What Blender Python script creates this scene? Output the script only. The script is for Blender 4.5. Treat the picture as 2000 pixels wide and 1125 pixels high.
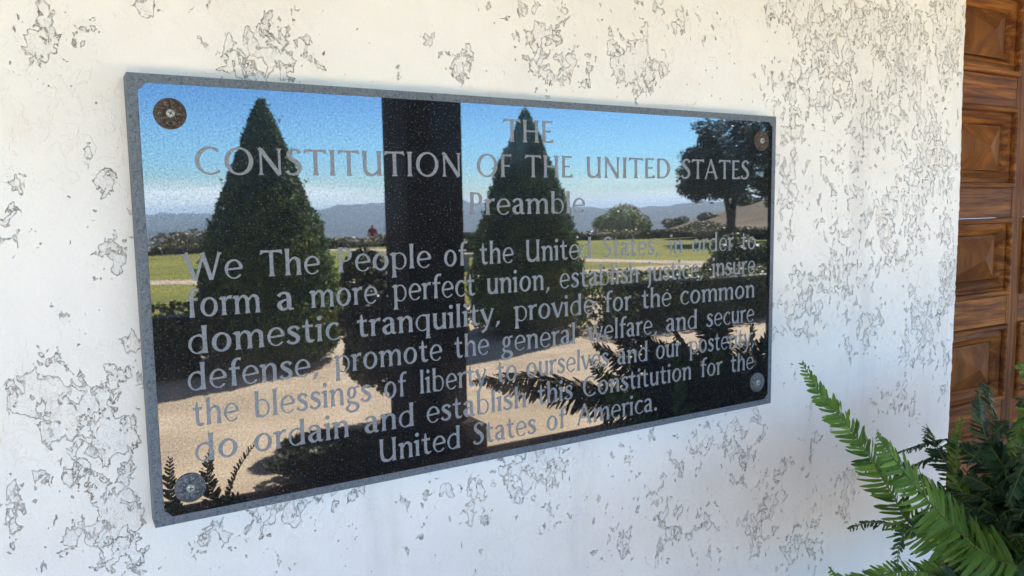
import bpy, bmesh, math, random
import numpy as np
GRANITE_MIRROR = 0.134
from mathutils import Vector, Matrix

random.seed(7); rng = np.random.default_rng(11)
scene = bpy.context.scene
for o in list(bpy.data.objects): bpy.data.objects.remove(o)
C = scene.collection

# ---------------------------------------------------------------- camera
cam_data = bpy.data.cameras.new('camera')
cam_data.sensor_width = 36.0; cam_data.lens = 27.0975
cam_data.clip_start = 0.02; cam_data.clip_end = 20000
cam = bpy.data.objects.new('camera', cam_data); C.objects.link(cam)
fw = Vector((.50549886, .85679549, -.10184495)); up = Vector((.06507555, .07984127, .99468113))
rt = Vector((.86036973, -.5094378, -.01539676))
cam.matrix_world = Matrix(((rt.x, up.x, -fw.x, 0), (rt.y, up.y, -fw.y, -1.125), (rt.z, up.z, -fw.z, 1.62), (0, 0, 0, 1)))
scene.camera = cam

# ---------------------------------------------------------------- light
SUN_EL = math.radians(48.0)
SUN_AZ = (0.80, -0.60)                       # horizontal direction towards the sun
world = bpy.data.worlds.new('World'); scene.world = world; world.use_nodes = True
wn = world.node_tree.nodes; wl = world.node_tree.links; wn.clear()
wout = wn.new('ShaderNodeOutputWorld'); bg = wn.new('ShaderNodeBackground')
sky = wn.new('ShaderNodeTexSky'); sky.sky_type = 'NISHITA'; sky.sun_disc = False
sky.sun_elevation = SUN_EL; sky.sun_rotation = math.atan2(SUN_AZ[0], SUN_AZ[1])
sky.air_density = 1.0; sky.dust_density = 0.6; sky.ozone_density = 2.0; sky.altitude = 250
tc = wn.new('ShaderNodeTexCoord'); sep = wn.new('ShaderNodeSeparateXYZ')
wl.new(tc.outputs['Generated'], sep.inputs[0])
ramp = wn.new('ShaderNodeValToRGB'); ramp.color_ramp.interpolation = 'EASE'
ce = ramp.color_ramp.elements
ce[0].position = 0.0; ce[0].color = (.50, .64, .70, 1)
ce[1].position = 0.17; ce[1].color = (.20, .42, .68, 1)
for _p, _c in ((.07, (.31, .58, .82, 1)), (.5, (.50, .67, .86, 1)), (1.0, (.68, .80, .92, 1))):
    _e = ramp.color_ramp.elements.new(_p); _e.color = _c
wl.new(sep.outputs['Z'], ramp.inputs['Fac'])
mul = wn.new('ShaderNodeMix'); mul.data_type = 'RGBA'; mul.blend_type = 'MULTIPLY'; mul.inputs[0].default_value = 1
wl.new(sky.outputs[0], mul.inputs[6]); wl.new(ramp.outputs[0], mul.inputs[7])
# thin low bank of white cloud, stretched along the horizon
mp = wn.new('ShaderNodeMapping'); mp.inputs['Scale'].default_value = (1.3, 1.3, 14)
wl.new(tc.outputs['Generated'], mp.inputs[0])
cn = wn.new('ShaderNodeTexNoise'); cn.inputs['Scale'].default_value = 2.4; cn.inputs['Detail'].default_value = 5
wl.new(mp.outputs[0], cn.inputs['Vector'])
cr = wn.new('ShaderNodeValToRGB'); k = cr.color_ramp.elements
k[0].position = .44; k[0].color = (0, 0, 0, 1); k[1].position = .60; k[1].color = (1, 1, 1, 1)
wl.new(cn.outputs['Fac'], cr.inputs['Fac'])
br = wn.new('ShaderNodeValToRGB'); k = br.color_ramp.elements
k[0].position = 0.0; k[0].color = (.7, .7, .7, 1); k[1].position = .042; k[1].color = (0, 0, 0, 1)
e = br.color_ramp.elements.new(.028); e.color = (.85, .85, .85, 1)
wl.new(sep.outputs['Z'], br.inputs['Fac'])
m2 = wn.new('ShaderNodeMath'); m2.operation = 'MULTIPLY'; wl.new(cr.outputs[0], m2.inputs[0]); wl.new(br.outputs[0], m2.inputs[1])
mx = wn.new('ShaderNodeMix'); mx.data_type = 'RGBA'; wl.new(m2.outputs[0], mx.inputs[0])
wl.new(mul.outputs[2], mx.inputs[6]); mx.inputs[7].default_value = (6.3, 7.1, 7.5, 1)
wl.new(mx.outputs[2], bg.inputs[0]); bg.inputs[1].default_value = 0.10
wl.new(bg.outputs[0], wout.inputs[0])

sd = bpy.data.lights.new('sun', 'SUN'); sd.energy = 5.0; sd.angle = math.radians(.53); sd.color = (1.0, .91, .78)
sun = bpy.data.objects.new('sun', sd); C.objects.link(sun)
d = Vector((SUN_AZ[0] * math.cos(SUN_EL), SUN_AZ[1] * math.cos(SUN_EL), math.sin(SUN_EL)))
sun.rotation_euler = d.to_track_quat('Z', 'Y').to_euler(); sun.location = (10, -8, 14)

scene.view_settings.view_transform = 'Standard'; scene.view_settings.look = 'None'
scene.view_settings.gamma = 1; scene.view_settings.use_curve_mapping = False
scene.view_settings.exposure = 3.68
scene.render.engine = 'CYCLES'
scene.cycles.use_denoising = True
scene.cycles.max_bounces = 8; scene.cycles.diffuse_bounces = 4; scene.cycles.glossy_bounces = 3
scene.cycles.transparent_max_bounces = 6; scene.cycles.volume_bounces = 1
scene.cycles.sample_clamp_indirect = 8

# ---------------------------------------------------------------- helpers
def link(o, parent=None):
    C.objects.link(o)
    if parent is not None: o.parent = parent
    return o
def tag(o, label=None, cat=None, group=None, kind=None):
    if label: o['label'] = label
    if cat: o['category'] = cat
    if group: o['group'] = group
    if kind: o['kind'] = kind
    return o
def empty(name, loc=(0, 0, 0), rz=0):
    o = bpy.data.objects.new(name, None); o.empty_display_size = .1
    o.location = loc; o.rotation_euler = (0, 0, rz); return link(o)
def mesh_np(name, verts, faces, mat, parent=None, smooth=False, attr=None):
    """verts (N,3); faces (M,k) array"""
    verts = np.asarray(verts, dtype=np.float32); faces = np.asarray(faces, dtype=np.int32)
    me = bpy.data.meshes.new(name); M, K = faces.shape
    me.vertices.add(len(verts)); me.vertices.foreach_set('co', verts.ravel())
    me.loops.add(M * K); me.loops.foreach_set('vertex_index', faces.ravel())
    me.polygons.add(M); me.polygons.foreach_set('loop_start', np.arange(0, M * K, K, dtype=np.int32))
    if smooth: me.polygons.foreach_set('use_smooth', np.ones(M, dtype=bool))
    if attr:
        for an, av in attr.items():
            a = me.attributes.new(an, 'FLOAT', 'POINT'); a.data.foreach_set('value', np.asarray(av, dtype=np.float32))
    me.update(calc_edges=True); me.validate()
    me.materials.append(mat)
    return link(bpy.data.objects.new(name, me), parent)
def mesh_bm(name, bm, mat, parent=None, smooth=False):
    bmesh.ops.recalc_face_normals(bm, faces=bm.faces)
    me = bpy.data.meshes.new(name); bm.to_mesh(me); bm.free()
    if smooth:
        for p in me.polygons: p.use_smooth = True
    me.materials.append(mat)
    return link(bpy.data.objects.new(name, me), parent)
def add_box(bm, x0, y0, z0, x1, y1, z1, bevel=0):
    vs = [bm.verts.new(p) for p in ((x0,y0,z0),(x1,y0,z0),(x1,y1,z0),(x0,y1,z0),(x0,y0,z1),(x1,y0,z1),(x1,y1,z1),(x0,y1,z1))]
    fs = [bm.faces.new([vs[i] for i in f]) for f in ((0,3,2,1),(4,5,6,7),(0,1,5,4),(1,2,6,5),(2,3,7,6),(3,0,4,7))]
    if bevel:
        es = list({e for f in fs for e in f.edges})
        bmesh.ops.bevel(bm, geom=es, offset=bevel, segments=2, affect='EDGES', profile=.6)
def box(name, a, b, mat, parent=None, bevel=0):
    bm = bmesh.new(); add_box(bm, *a, *b, bevel=bevel); return mesh_bm(name, bm, mat, parent)
def tube(pts, radii, n=8):
    """verts, quad faces of a tapered tube along pts"""
    pts = np.asarray(pts, float); V = []; F = []
    for i, p in enumerate(pts):
        t = pts[min(i+1, len(pts)-1)] - pts[max(i-1, 0)]; t /= np.linalg.norm(t) + 1e-9
        a = np.cross(t, (0, 0, 1)) if abs(t[2]) < .9 else np.cross(t, (1, 0, 0)); a /= np.linalg.norm(a); b = np.cross(t, a)
        for k in range(n):
            w = 2*math.pi*k/n; V.append(p + radii[i]*(a*math.cos(w) + b*math.sin(w)))
    for i in range(len(pts)-1):
        for k in range(n):
            F.append((i*n+k, i*n+(k+1) % n, (i+1)*n+(k+1) % n, (i+1)*n+k))
    return V, F
def join_vf(parts):
    V = []; F = []; o = 0
    for v, f in parts:
        v = np.asarray(v, float); f = np.asarray(f, int); V.append(v); F.append(f + o); o += len(v)
    return np.concatenate(V), np.concatenate(F)

class Mat:
    def __init__(s, name):
        s.m = bpy.data.materials.new(name); s.m.use_nodes = True; s.n = s.m.node_tree.nodes; s.l = s.m.node_tree.links
        s.n.clear(); s.out = s.n.new('ShaderNodeOutputMaterial'); s.b = s.n.new('ShaderNodeBsdfPrincipled')
        s.l.new(s.b.outputs[0], s.out.inputs[0]); s._c = None
    def obj(s):
        if not s._c: s._c = s.n.new('ShaderNodeTexCoord')
        return s._c.outputs['Object']
    def noise(s, scale, detail=3, rough=.5, stretch=None, dist=0, vec=None, off=None):
        v = vec or s.obj()
        if stretch or off:
            m = s.n.new('ShaderNodeMapping'); m.inputs['Scale'].default_value = stretch or (1, 1, 1)
            m.inputs['Location'].default_value = off or (0, 0, 0)
            s.l.new(v, m.inputs[0]); v = m.outputs[0]
        t = s.n.new('ShaderNodeTexNoise'); s.l.new(v, t.inputs['Vector'])
        t.inputs['Scale'].default_value = scale; t.inputs['Detail'].default_value = detail
        t.inputs['Roughness'].default_value = rough; t.inputs['Distortion'].default_value = dist
        return t.outputs['Fac']
    def vor(s, scale, feature='F1', out='Distance', stretch=None, vec=None):
        v = vec or s.obj()
        if stretch:
            m = s.n.new('ShaderNodeMapping'); m.inputs['Scale'].default_value = stretch; s.l.new(v, m.inputs[0]); v = m.outputs[0]
        t = s.n.new('ShaderNodeTexVoronoi'); t.feature = feature; s.l.new(v, t.inputs['Vector']); t.inputs['Scale'].default_value = scale
        return t.outputs[out]
    def math(s, op, a, b=None, c=None):
        t = s.n.new('ShaderNodeMath'); t.operation = op
        for i, x in enumerate((a, b, c)):
            if x is None: continue
            if isinstance(x, (int, float)): t.inputs[i].default_value = x
            else: s.l.new(x, t.inputs[i])
        return t.outputs[0]
    def ss(s, x, a, b, o0=0, o1=1):
        t = s.n.new('ShaderNodeMapRange'); t.interpolation_type = 'SMOOTHSTEP'; s.l.new(x, t.inputs[0])
        for i, v in enumerate((a, b, o0, o1)): t.inputs[i+1].default_value = v
        return t.outputs[0]
    def ramp(s, fac, stops):
        t = s.n.new('ShaderNodeValToRGB'); s.l.new(fac, t.inputs[0]); e = t.color_ramp.elements
        while len(e) < len(stops): e.new(.5)
        for el, (p, c) in zip(e, stops): el.position = p; el.color = (*c, 1)
        return t.outputs[0]
    def mix(s, fac, a, b, blend='MIX'):
        t = s.n.new('ShaderNodeMix'); t.data_type = 'RGBA'; t.blend_type = blend
        for i, x in ((0, fac), (6, a), (7, b)):
            if isinstance(x, (int, float)): t.inputs[i].default_value = x
            elif isinstance(x, tuple): t.inputs[i].default_value = (*x, 1)
            else: s.l.new(x, t.inputs[i])
        return t.outputs[2]
    def attr(s, name):
        t = s.n.new('ShaderNodeAttribute'); t.attribute_name = name; return t.outputs['Fac']
    def bump(s, h, strength=1, dist=.001, normal=None):
        t = s.n.new('ShaderNodeBump'); t.inputs['Strength'].default_value = strength; t.inputs['Distance'].default_value = dist
        s.l.new(h, t.inputs['Height'])
        if normal is not None: s.l.new(normal, t.inputs['Normal'])
        return t.outputs[0]
    def set(s, **k):
        names = dict(color='Base Color', rough='Roughness', spec='Specular IOR Level', normal='Normal', metal='Metallic', coat='Coat Weight', sub='Subsurface Weight')
        for a, v in k.items():
            i = s.b.inputs[names[a]]
            if isinstance(v, tuple): i.default_value = (*v, 1)
            elif isinstance(v, (int, float)): i.default_value = v
            else: s.l.new(v, i)
        return s.m

# ---------------------------------------------------------------- materials
def mat_stucco():
    s = Mat('stucco'); v = s.obj()
    dens = s.attr('patchy')
    n1 = s.noise(13, 7, .62, stretch=(1.0, 1, .72), dist=.35)
    n2 = s.noise(55, 5, .62, stretch=(1.0, 1, .75), dist=.5)
    comb = s.math('ADD', s.math('MULTIPLY', n1, .46), s.math('MULTIPLY', n2, .58))
    f = s.math('ADD', comb, s.math('MULTIPLY', dens, .150))     # pocked where trowelled thin
    T = .663
    broad = s.ss(s.noise(3.1, 3, .5, off=(6, 0, 1)), .42, .62, 0, .012)   # whole areas where the coat is rougher
    f = s.math('ADD', f, broad)
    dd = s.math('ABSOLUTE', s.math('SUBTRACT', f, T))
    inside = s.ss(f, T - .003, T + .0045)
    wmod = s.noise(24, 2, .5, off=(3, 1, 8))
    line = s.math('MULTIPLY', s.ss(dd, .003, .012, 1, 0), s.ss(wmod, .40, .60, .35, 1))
    # small curls and pits inside the patches; towards the door the coat is all loose curls
    sx = s.n.new('ShaderNodeSeparateXYZ'); s.l.new(v, sx.inputs[0]); east = s.ss(sx.outputs[0], 1.15, 1.55)
    n3 = s.noise(95, 4, .6, off=(9, 2, 4), dist=.7); n4 = s.noise(60, 4, .65, off=(4, 2, 9), dist=.9, stretch=(1.25, 1, .8))
    deep = s.ss(s.math('SUBTRACT', f, T), -.004, .02)
    wide = s.ss(s.math('SUBTRACT', f, T), -.05, .0)
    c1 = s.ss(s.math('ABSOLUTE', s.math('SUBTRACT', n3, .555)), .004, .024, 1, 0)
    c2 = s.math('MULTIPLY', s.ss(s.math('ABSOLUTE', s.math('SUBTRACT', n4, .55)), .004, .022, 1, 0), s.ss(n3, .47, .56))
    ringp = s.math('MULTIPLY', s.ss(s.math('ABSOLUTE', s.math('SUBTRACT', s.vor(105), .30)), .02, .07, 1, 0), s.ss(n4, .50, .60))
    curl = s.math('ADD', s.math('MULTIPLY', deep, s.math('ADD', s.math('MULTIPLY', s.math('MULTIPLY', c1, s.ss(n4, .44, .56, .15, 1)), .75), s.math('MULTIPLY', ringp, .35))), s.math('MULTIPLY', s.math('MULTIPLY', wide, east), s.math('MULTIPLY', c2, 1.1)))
    # loose pits scattered over the smooth coat
    pn = s.noise(70, 3, .55, off=(5, 5, 5), dist=.4); reg = s.noise(4.5, 2, .5, off=(1, 7, 2))
    pit = s.ss(s.math('ADD', pn, s.math('MULTIPLY', reg, .10)), .775, .80)
    sp = s.ss(s.vor(62), .05, .10, 1, 0); spm = s.ss(s.noise(11, 3, .6, off=(2, 2, 9)), .56, .64)
    speck = s.math('MULTIPLY', sp, spm)
    dirt_shade = s.math('MINIMUM', 1, s.math('ADD', s.math('ADD', line, s.math('MULTIPLY', curl, .50)), s.math('ADD', s.math('MULTIPLY', pit, .8), s.math('MULTIPLY', speck, .8))))  # crevice dirt plus painted shade along patch edges, curls and pits
    tint = s.noise(2.2, 4, .6); fine = s.noise(220, 3, .6)
    base = s.ramp(tint, [(.30, (.79, .74, .66)), (.50, (.85, .80, .72)), (.7, (.88, .84, .77))])
    base = s.mix(s.ss(s.noise(9, 5, .7, off=(7, 0, 3)), .55, .75, 0, .35), base, (.78, .70, .60))
    # rain-and-hand grime streaks low on the wall
    st = s.ss(s.noise(7, 4, .6, stretch=(1, 1, .18), off=(0, 0, 2)), .56, .74, 0, .35)
    base = s.mix(st, base, (.60, .55, .50))
    patchcol = s.mix(s.ss(fine, .35, .65), (.88, .85, .81), (.78, .74, .69))
    base = s.mix(s.math('MULTIPLY', inside, .12), base, patchcol)
    col = s.mix(s.math('MULTIPLY', dirt_shade, .72), base, (.19, .14, .11))
    h = s.math('ADD', s.math('MULTIPLY', inside, -.75), s.math('MULTIPLY', s.math('ADD', pit, speck), -.7))
    h = s.math('ADD', h, s.math('MULTIPLY', s.math('MULTIPLY', s.math('ADD', n3, n4), deep), .4))
    h = s.math('ADD', h, s.math('MULTIPLY', s.noise(6, 4, .5, off=(4, 4, 0)), 1.6))
    h = s.math('ADD', h, s.math('MULTIPLY', fine, .12))
    h = s.math('ADD', h, s.math('MULTIPLY', s.math('MULTIPLY', s.ss(s.noise(42, 4, .62, off=(2, 8, 2), dist=.5, stretch=(1, 1, .8)), .50, .57), s.ss(s.noise(4.2, 3, .5, off=(1, 1, 6)), .48, .62)), .09))
    h = s.math('ADD', h, s.math('MULTIPLY', s.ss(dd, .003, .014, 1, 0), .25))
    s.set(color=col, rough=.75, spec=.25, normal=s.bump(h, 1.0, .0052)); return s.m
def mat_granite_polished():
    s = Mat('polished_black_granite'); v = s.obj()
    g1 = s.noise(520, 3, .7); g2 = s.vor(900, out='Color')
    speck = s.ss(s.noise(330, 3, .75, off=(3, 3, 3)), .58, .68)
    bodyc = s.mix(speck, s.ramp(g1, [(.35, (.004, .004, .005)), (.6, (.014, .014, .016)), (.75, (.035, .036, .040))]), (.12, .128, .135))
    dif = s.n.new('ShaderNodeBsdfDiffuse'); s.l.new(bodyc, dif.inputs[0])
    gl = s.n.new('ShaderNodeBsdfGlossy'); gl.inputs['Roughness'].default_value = .0
    s.l.new(s.ramp(s.noise(340, 4, .8, off=(8, 1, 1)), [(.30, (.30, .30, .31)), (.5, (.74, .74, .75)), (.66, (1.0, 1.0, 1.0))]), gl.inputs[0])
    nb = s.bump(s.noise(600, 2, .6, off=(1, 2, 3)), .008, .0002)
    s.l.new(nb, gl.inputs['Normal'])
    ms = s.n.new('ShaderNodeMixShader'); ms.inputs[0].default_value = GRANITE_MIRROR
    g2_ = s.n.new('ShaderNodeBsdfGlossy'); g2_.inputs['Roughness'].default_value = .16; g2_.inputs[0].default_value = (.9, .9, .9, 1)
    smear = s.math('MULTIPLY', s.ss(s.noise(5, 5, .65, stretch=(1, 1, .6), off=(3, 0, 7)), .48, .70), .16)
    mg = s.n.new('ShaderNodeMixShader'); s.l.new(s.math('ADD', smear, .03), mg.inputs[0]); s.l.new(gl.outputs[0], mg.inputs[1]); s.l.new(g2_.outputs[0], mg.inputs[2])
    s.l.new(dif.outputs[0], ms.inputs[1]); s.l.new(mg.outputs[0], ms.inputs[2]); s.l.new(ms.outputs[0], s.out.inputs[0])
    return s.m
def mat_granite_rough(name, dark, mid, light, sc=230):
    s = Mat(name)
    g = s.noise(sc, 4, .7); g2 = s.noise(sc*2.2, 2, .6, off=(2, 5, 1))
    c = s.ramp(s.math('ADD', s.math('MULTIPLY', g, .7), s.math('MULTIPLY', g2, .3)), [(.36, dark), (.47, mid), (.66, light)])
    return s.set(color=c, rough=.62, spec=.35, normal=s.bump(g, .25, .0006))
def mat_metal(name, a, b, rough=.55, metal=.35):
    s = Mat(name); n = s.noise(140, 5, .7); p = s.noise(420, 3, .6, off=(1, 1, 1))
    c = s.mix(s.ss(p, .5, .62), s.ramp(n, [(.35, a), (.65, b)]), tuple(min(1, x*2.1) for x in b))
    return s.set(color=c, rough=rough, metal=metal, normal=s.bump(n, .5, .0008))
def mat_plain(name, col, rough=.6, metal=0, spec=.4, var=.25, sc=20):
    s = Mat(name); n = s.noise(sc, 4, .6)
    c = s.ramp(n, [(.3, tuple(x*(1-var) for x in col)), (.7, tuple(min(1, x*(1+var)) for x in col))])
    return s.set(color=c, rough=rough, metal=metal, spec=spec)
def mat_wood(name, vertical, soft=1.0):
    s = Mat(name); oi = s.n.new('ShaderNodeObjectInfo'); va = s.n.new('ShaderNodeVectorMath'); va.operation = 'ADD'
    cb = s.n.new('ShaderNodeCombineXYZ')
    for i_ in range(3): s.l.new(s.math('MULTIPLY', oi.outputs['Random'], (7.3, 3.1, 11.7)[i_]), cb.inputs[i_])
    s.l.new(s.obj(), va.inputs[0]); s.l.new(cb.outputs[0], va.inputs[1]); ov = va.outputs[0]
    st = (26, 26, 1.5) if vertical else (1.5, 26, 26)
    n = s.noise(1.9*soft, 5, .55, stretch=st, dist=.5*soft, vec=ov); f = s.noise(9, 4, .6, stretch=st, dist=.3, vec=ov); big = s.noise(3.2, 3, .5, vec=ov)
    c = s.ramp(n, [(.28, (.045, .013, .003)), (.46, (.145, .044, .007)), (.58, (.275, .095, .014)), (.75, (.42, .17, .028))])
    if soft < 1: c = s.mix(.50, c, (.20, .075, .016))
    c = s.mix(s.math('MULTIPLY', oi.outputs['Random'], .35), c, (.07, .025, .009))
    c = s.mix(s.ss(f, .55, .75, 0, .6), c, (.035, .011, .004))
    c = s.mix(s.ss(big, .40, .65, 0, .5), c, (.060, .020, .006))
    return s.set(color=c, rough=s.ss(f, .3, .7, .5, .68), spec=.13, normal=s.bump(f, .18, .0008))
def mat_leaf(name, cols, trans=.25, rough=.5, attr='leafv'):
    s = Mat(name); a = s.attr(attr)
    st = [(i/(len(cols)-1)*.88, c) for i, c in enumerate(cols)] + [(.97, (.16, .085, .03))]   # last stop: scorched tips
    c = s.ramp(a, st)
    s.set(color=c, rough=rough, spec=.35)
    if trans:
        t = s.n.new('ShaderNodeBsdfTranslucent'); s.l.new(s.mix(1.0, c, (1.0, 1.0, .45), 'MULTIPLY'), t.inputs[0])
        ms = s.n.new('ShaderNodeMixShader'); ms.inputs[0].default_value = trans
        s.l.new(s.b.outputs[0], ms.inputs[1]); s.l.new(t.outputs[0], ms.inputs[2]); s.l.new(ms.outputs[0], s.out.inputs[0])
    return s.m
def mat_ground(name, stops, sc, bump=.01, fine=40):
    s = Mat(name); n = s.noise(sc, 6, .65); f = s.noise(fine, 4, .7, off=(1, 3, 0))
    c = s.ramp(s.math('ADD', s.math('MULTIPLY', n, .55), s.math('MULTIPLY', f, .45)), stops)
    return s.set(color=c, rough=.9, spec=.15, normal=s.bump(f, .6, bump))

M = dict(
    stucco=mat_stucco(), polish=mat_granite_polished(),
    border=mat_granite_rough('steeled_granite', (.035, .043, .054), (.118, .136, .156), (.185, .204, .226), 300),
    letter=mat_granite_rough('blasted_granite', (.10, .105, .112), (.200, .209, .222), (.31, .32, .335), 380),
    bronze=mat_metal('rusted_bronze', (.022, .017, .013), (.080, .058, .043)),
    lead=mat_metal('grey_bronze', (.050, .055, .060), (.110, .118, .128)),
    screw=mat_plain('screw_zinc', (.42, .43, .38), .4, .3, .5, .15, 600),
    dark=mat_plain('recess_shade', (.012, .012, .012), .7),
    woodv=mat_wood('stained_wood_upright', True), woodh=mat_wood('stained_wood_level', False), woodp=mat_wood('stained_wood_panel', True, .45),
    timber=mat_plain('dark_timber', (.014, .011, .010), .85, spec=.1, var=.35, sc=6),
    ceiling=mat_plain('porch_boards', (.42, .36, .30), .7, var=.15, sc=3),
    rooft=mat_plain('clay_tile', (.32, .13, .07), .8, var=.3, sc=9),
    floor=mat_ground('porch_paving', [(.35, (.07, .045, .035)), (.65, (.13, .085, .065))], 1.5, .002, 30),
    gravel=mat_ground('decomposed_granite', [(.34, (.23, .19, .14)), (.5, (.37, .31, .235)), (.66, (.50, .43, .34))], 1.1, .006, 55),
    lawn=mat_ground('mown_grass', [(.32, (.085, .105, .018)), (.5, (.145, .155, .028)), (.68, (.23, .22, .048))], .45, .02, 30),
    dryhill=mat_ground('dry_scrub', [(.34, (.035, .038, .022)), (.50, (.085, .068, .042)), (.68, (.21, .155, .09))], .035, .3, .22),
    far=mat_ground('far_chaparral', [(.32, (.010, .016, .014)), (.5, (.020, .025, .020)), (.7, (.040, .038, .028))], .0035, 3, .02),
    cypress=mat_leaf('cypress_leaf', [(.026, .062, .022), (.052, .110, .030), (.100, .170, .032), (.17, .235, .04)], .15, .75),
    boxleaf=mat_leaf('box_leaf', [(.018, .034, .010), (.032, .060, .014), (.065, .095, .020), (.11, .13, .03)], .15),
    oakleaf=mat_leaf('oak_leaf', [(.016, .028, .012), (.030, .045, .018), (.050, .065, .025), (.075, .09, .03)], .12),
    sage=mat_leaf('sage_leaf', [(.09, .12, .05), (.15, .19, .08), (.20, .24, .10), (.27, .30, .14)], .2),
    scrub=mat_leaf('scrub_leaf', [(.07, .068, .034), (.12, .115, .05), (.17, .15, .07), (.24, .195, .10)], .1),
    bark=mat_plain('bark', (.075, .058, .045), .9, var=.35, sc=9),
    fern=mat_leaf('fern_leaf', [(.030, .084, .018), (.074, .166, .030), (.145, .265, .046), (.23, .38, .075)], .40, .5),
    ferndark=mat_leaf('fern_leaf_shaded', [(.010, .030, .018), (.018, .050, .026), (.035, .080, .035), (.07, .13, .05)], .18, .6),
    rachis=mat_plain('fern_stalk', (.10, .13, .035), .5, var=.2, sc=60),
    pot=mat_plain('terracotta', (.26, .11, .06), .8, var=.25, sc=14),
    soil=mat_plain('soil', (.035, .025, .018), .95),
    stone=mat_plain('bench_stone', (.30, .28, .25), .85, var=.2, sc=8),
    red=mat_plain('red_cloth', (.42, .02, .02), .8, var=.2, sc=3),
    pale=mat_plain('pale_cloth', (.45, .42, .40), .8),
    skin=mat_plain('skin', (.36, .21, .15), .6, var=.08),
)
# ================================================================ building
# wall with the plaque: front face y = .045, right end at x = 2.082
BLOBS = [(0.002,1.861,0.026,0.038,1),(0.017,1.847,0.024,0.013,0.8),(0.129,1.901,0.029,0.016,1),(0.011,1.826,0.01,0.008,0.8),(0.065,1.871,0.015,0.01,0.5),(0.113,1.853,0.009,0.007,0.5),(0.239,1.857,0.043,0.036,1),(0.297,1.87,0.038,0.066,1),(0.251,1.822,0.058,0.018,0.9),(0.198,1.867,0.017,0.01,0.6),(0.5,1.937,0.017,0.015,0.5),(0.538,1.893,0.013,0.025,0.6),(0.594,1.865,0.034,0.029,1),(0.709,1.964,0.063,0.021,0.8),(0.761,1.905,0.066,0.053,0.9),(0.815,1.873,0.068,0.045,0.8),(0.956,1.895,0.069,0.057,1.2),(0.896,1.982,0.036,0.018,0.5),(1.085,1.974,0.027,0.019,0.4),(1.182,1.974,0.036,0.031,0.5),(1.395,2.038,0.1,0.048,1),(1.496,2.005,0.107,0.066,1),(1.572,1.91,0.112,0.092,1),(1.434,1.856,0.068,0.123,1),(1.405,1.699,0.068,0.101,0.8),(1.334,1.893,0.048,0.064,0.6),(1.678,2.024,0.098,0.071,0.9),(1.842,1.966,0.107,0.136,1),(1.989,2.055,0.068,0.152,1.1),(1.749,1.79,0.125,0.098,0.8),(1.943,1.745,0.103,0.17,0.9),(1.824,1.577,0.132,0.115,0.8),(2.033,1.451,0.06,0.167,0.9),(1.703,1.518,0.082,0.076,0.5),(1.548,1.583,0.075,0.072,0.5),(1.466,1.397,0.109,0.084,1.1),(1.518,1.43,0.171,0.073,0.9),(1.674,1.32,0.102,0.077,0.7),(1.929,1.296,0.093,0.124,0.9),(2.029,1.176,0.049,0.113,0.7),(1.58,1.701,0.076,0.059,0.5),(1.511,1.14,0.028,0.075,0.5),(-0.043,1.609,0.025,0.052,0.8),(-0.051,1.655,0.016,0.026,0.7),(-0.021,1.674,0.017,0.013,0.5),(-0.028,1.582,0.017,0.04,0.6),(-0.01,1.509,0.011,0.013,0.4),(0.034,1.731,0.017,0.01,0.6),(0.043,1.695,0.018,0.027,0.6),(0.064,1.661,0.018,0.028,0.7),(0.065,1.565,0.015,0.028,0.6),(0.045,1.634,0.015,0.028,0.5),(-0.022,1.4,0.041,0.031,1.1),(-0.041,1.386,0.035,0.027,1.1),(0.008,1.341,0.043,0.042,1.2),(0.025,1.302,0.05,0.036,1.1),(0.035,1.365,0.037,0.032,0.9),(-0.045,1.411,0.017,0.013,0.9),(0.055,1.397,0.018,0.029,0.8),(-0.013,1.274,0.054,0.028,0.9),(0.062,1.31,0.026,0.043,0.9),(0.041,1.263,0.038,0.036,1),(0.05,1.21,0.032,0.044,1),(0.011,1.19,0.025,0.043,0.7),(0.024,1.485,0.007,0.013,0.5),(-0.01,1.464,0.008,0.005,0.4),(0.082,1.423,0.012,0.043,0.9),(0.007,1.411,0.017,0.013,0.8),(0.046,1.145,0.039,0.037,1),(-0.068,1.237,0.016,0.02,0.3),(0.174,1.144,0.058,0.028,0.7),(0.28,1.16,0.048,0.037,0.8),(0.329,1.183,0.05,0.033,0.7),(0.246,1.094,0.046,0.025,0.5),(0.392,1.092,0.044,0.035,0.4),(0.387,1.17,0.026,0.021,0.5),(0.483,1.115,0.028,0.053,0.4),(0.561,1.144,0.06,0.037,0.6),(0.61,1.115,0.042,0.047,0.5),(0.74,1.157,0.081,0.049,1),(0.706,1.135,0.056,0.058,0.9),(0.771,1.031,0.047,0.06,0.6),(0.819,1.102,0.036,0.031,0.5),(0.918,1.103,0.052,0.062,0.6),(0.931,0.954,0.08,0.053,0.7),(1.038,0.994,0.086,0.099,0.6),(1.093,1.059,0.074,0.066,0.6),(1.196,1.13,0.094,0.045,0.9),(1.258,1.085,0.064,0.069,0.7),(1.154,0.922,0.061,0.081,0.6),(1.321,1.133,0.05,0.047,0.7),(1.36,0.922,0.087,0.098,0.7),(1.467,0.824,0.093,0.064,0.8),(1.514,1.052,0.028,0.076,0.6),(1.634,0.915,0.06,0.093,0.9),(1.426,0.994,0.072,0.075,0.6),(1.733,0.948,0.086,0.041,0.3),(1.419,1.248,0.052,0.048,0.7),(1.565,1.156,0.057,0.038,0.5),(1.849,1.143,0.067,0.068,0.6),(1.394,1.529,0.051,0.068,0.7)]
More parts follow.
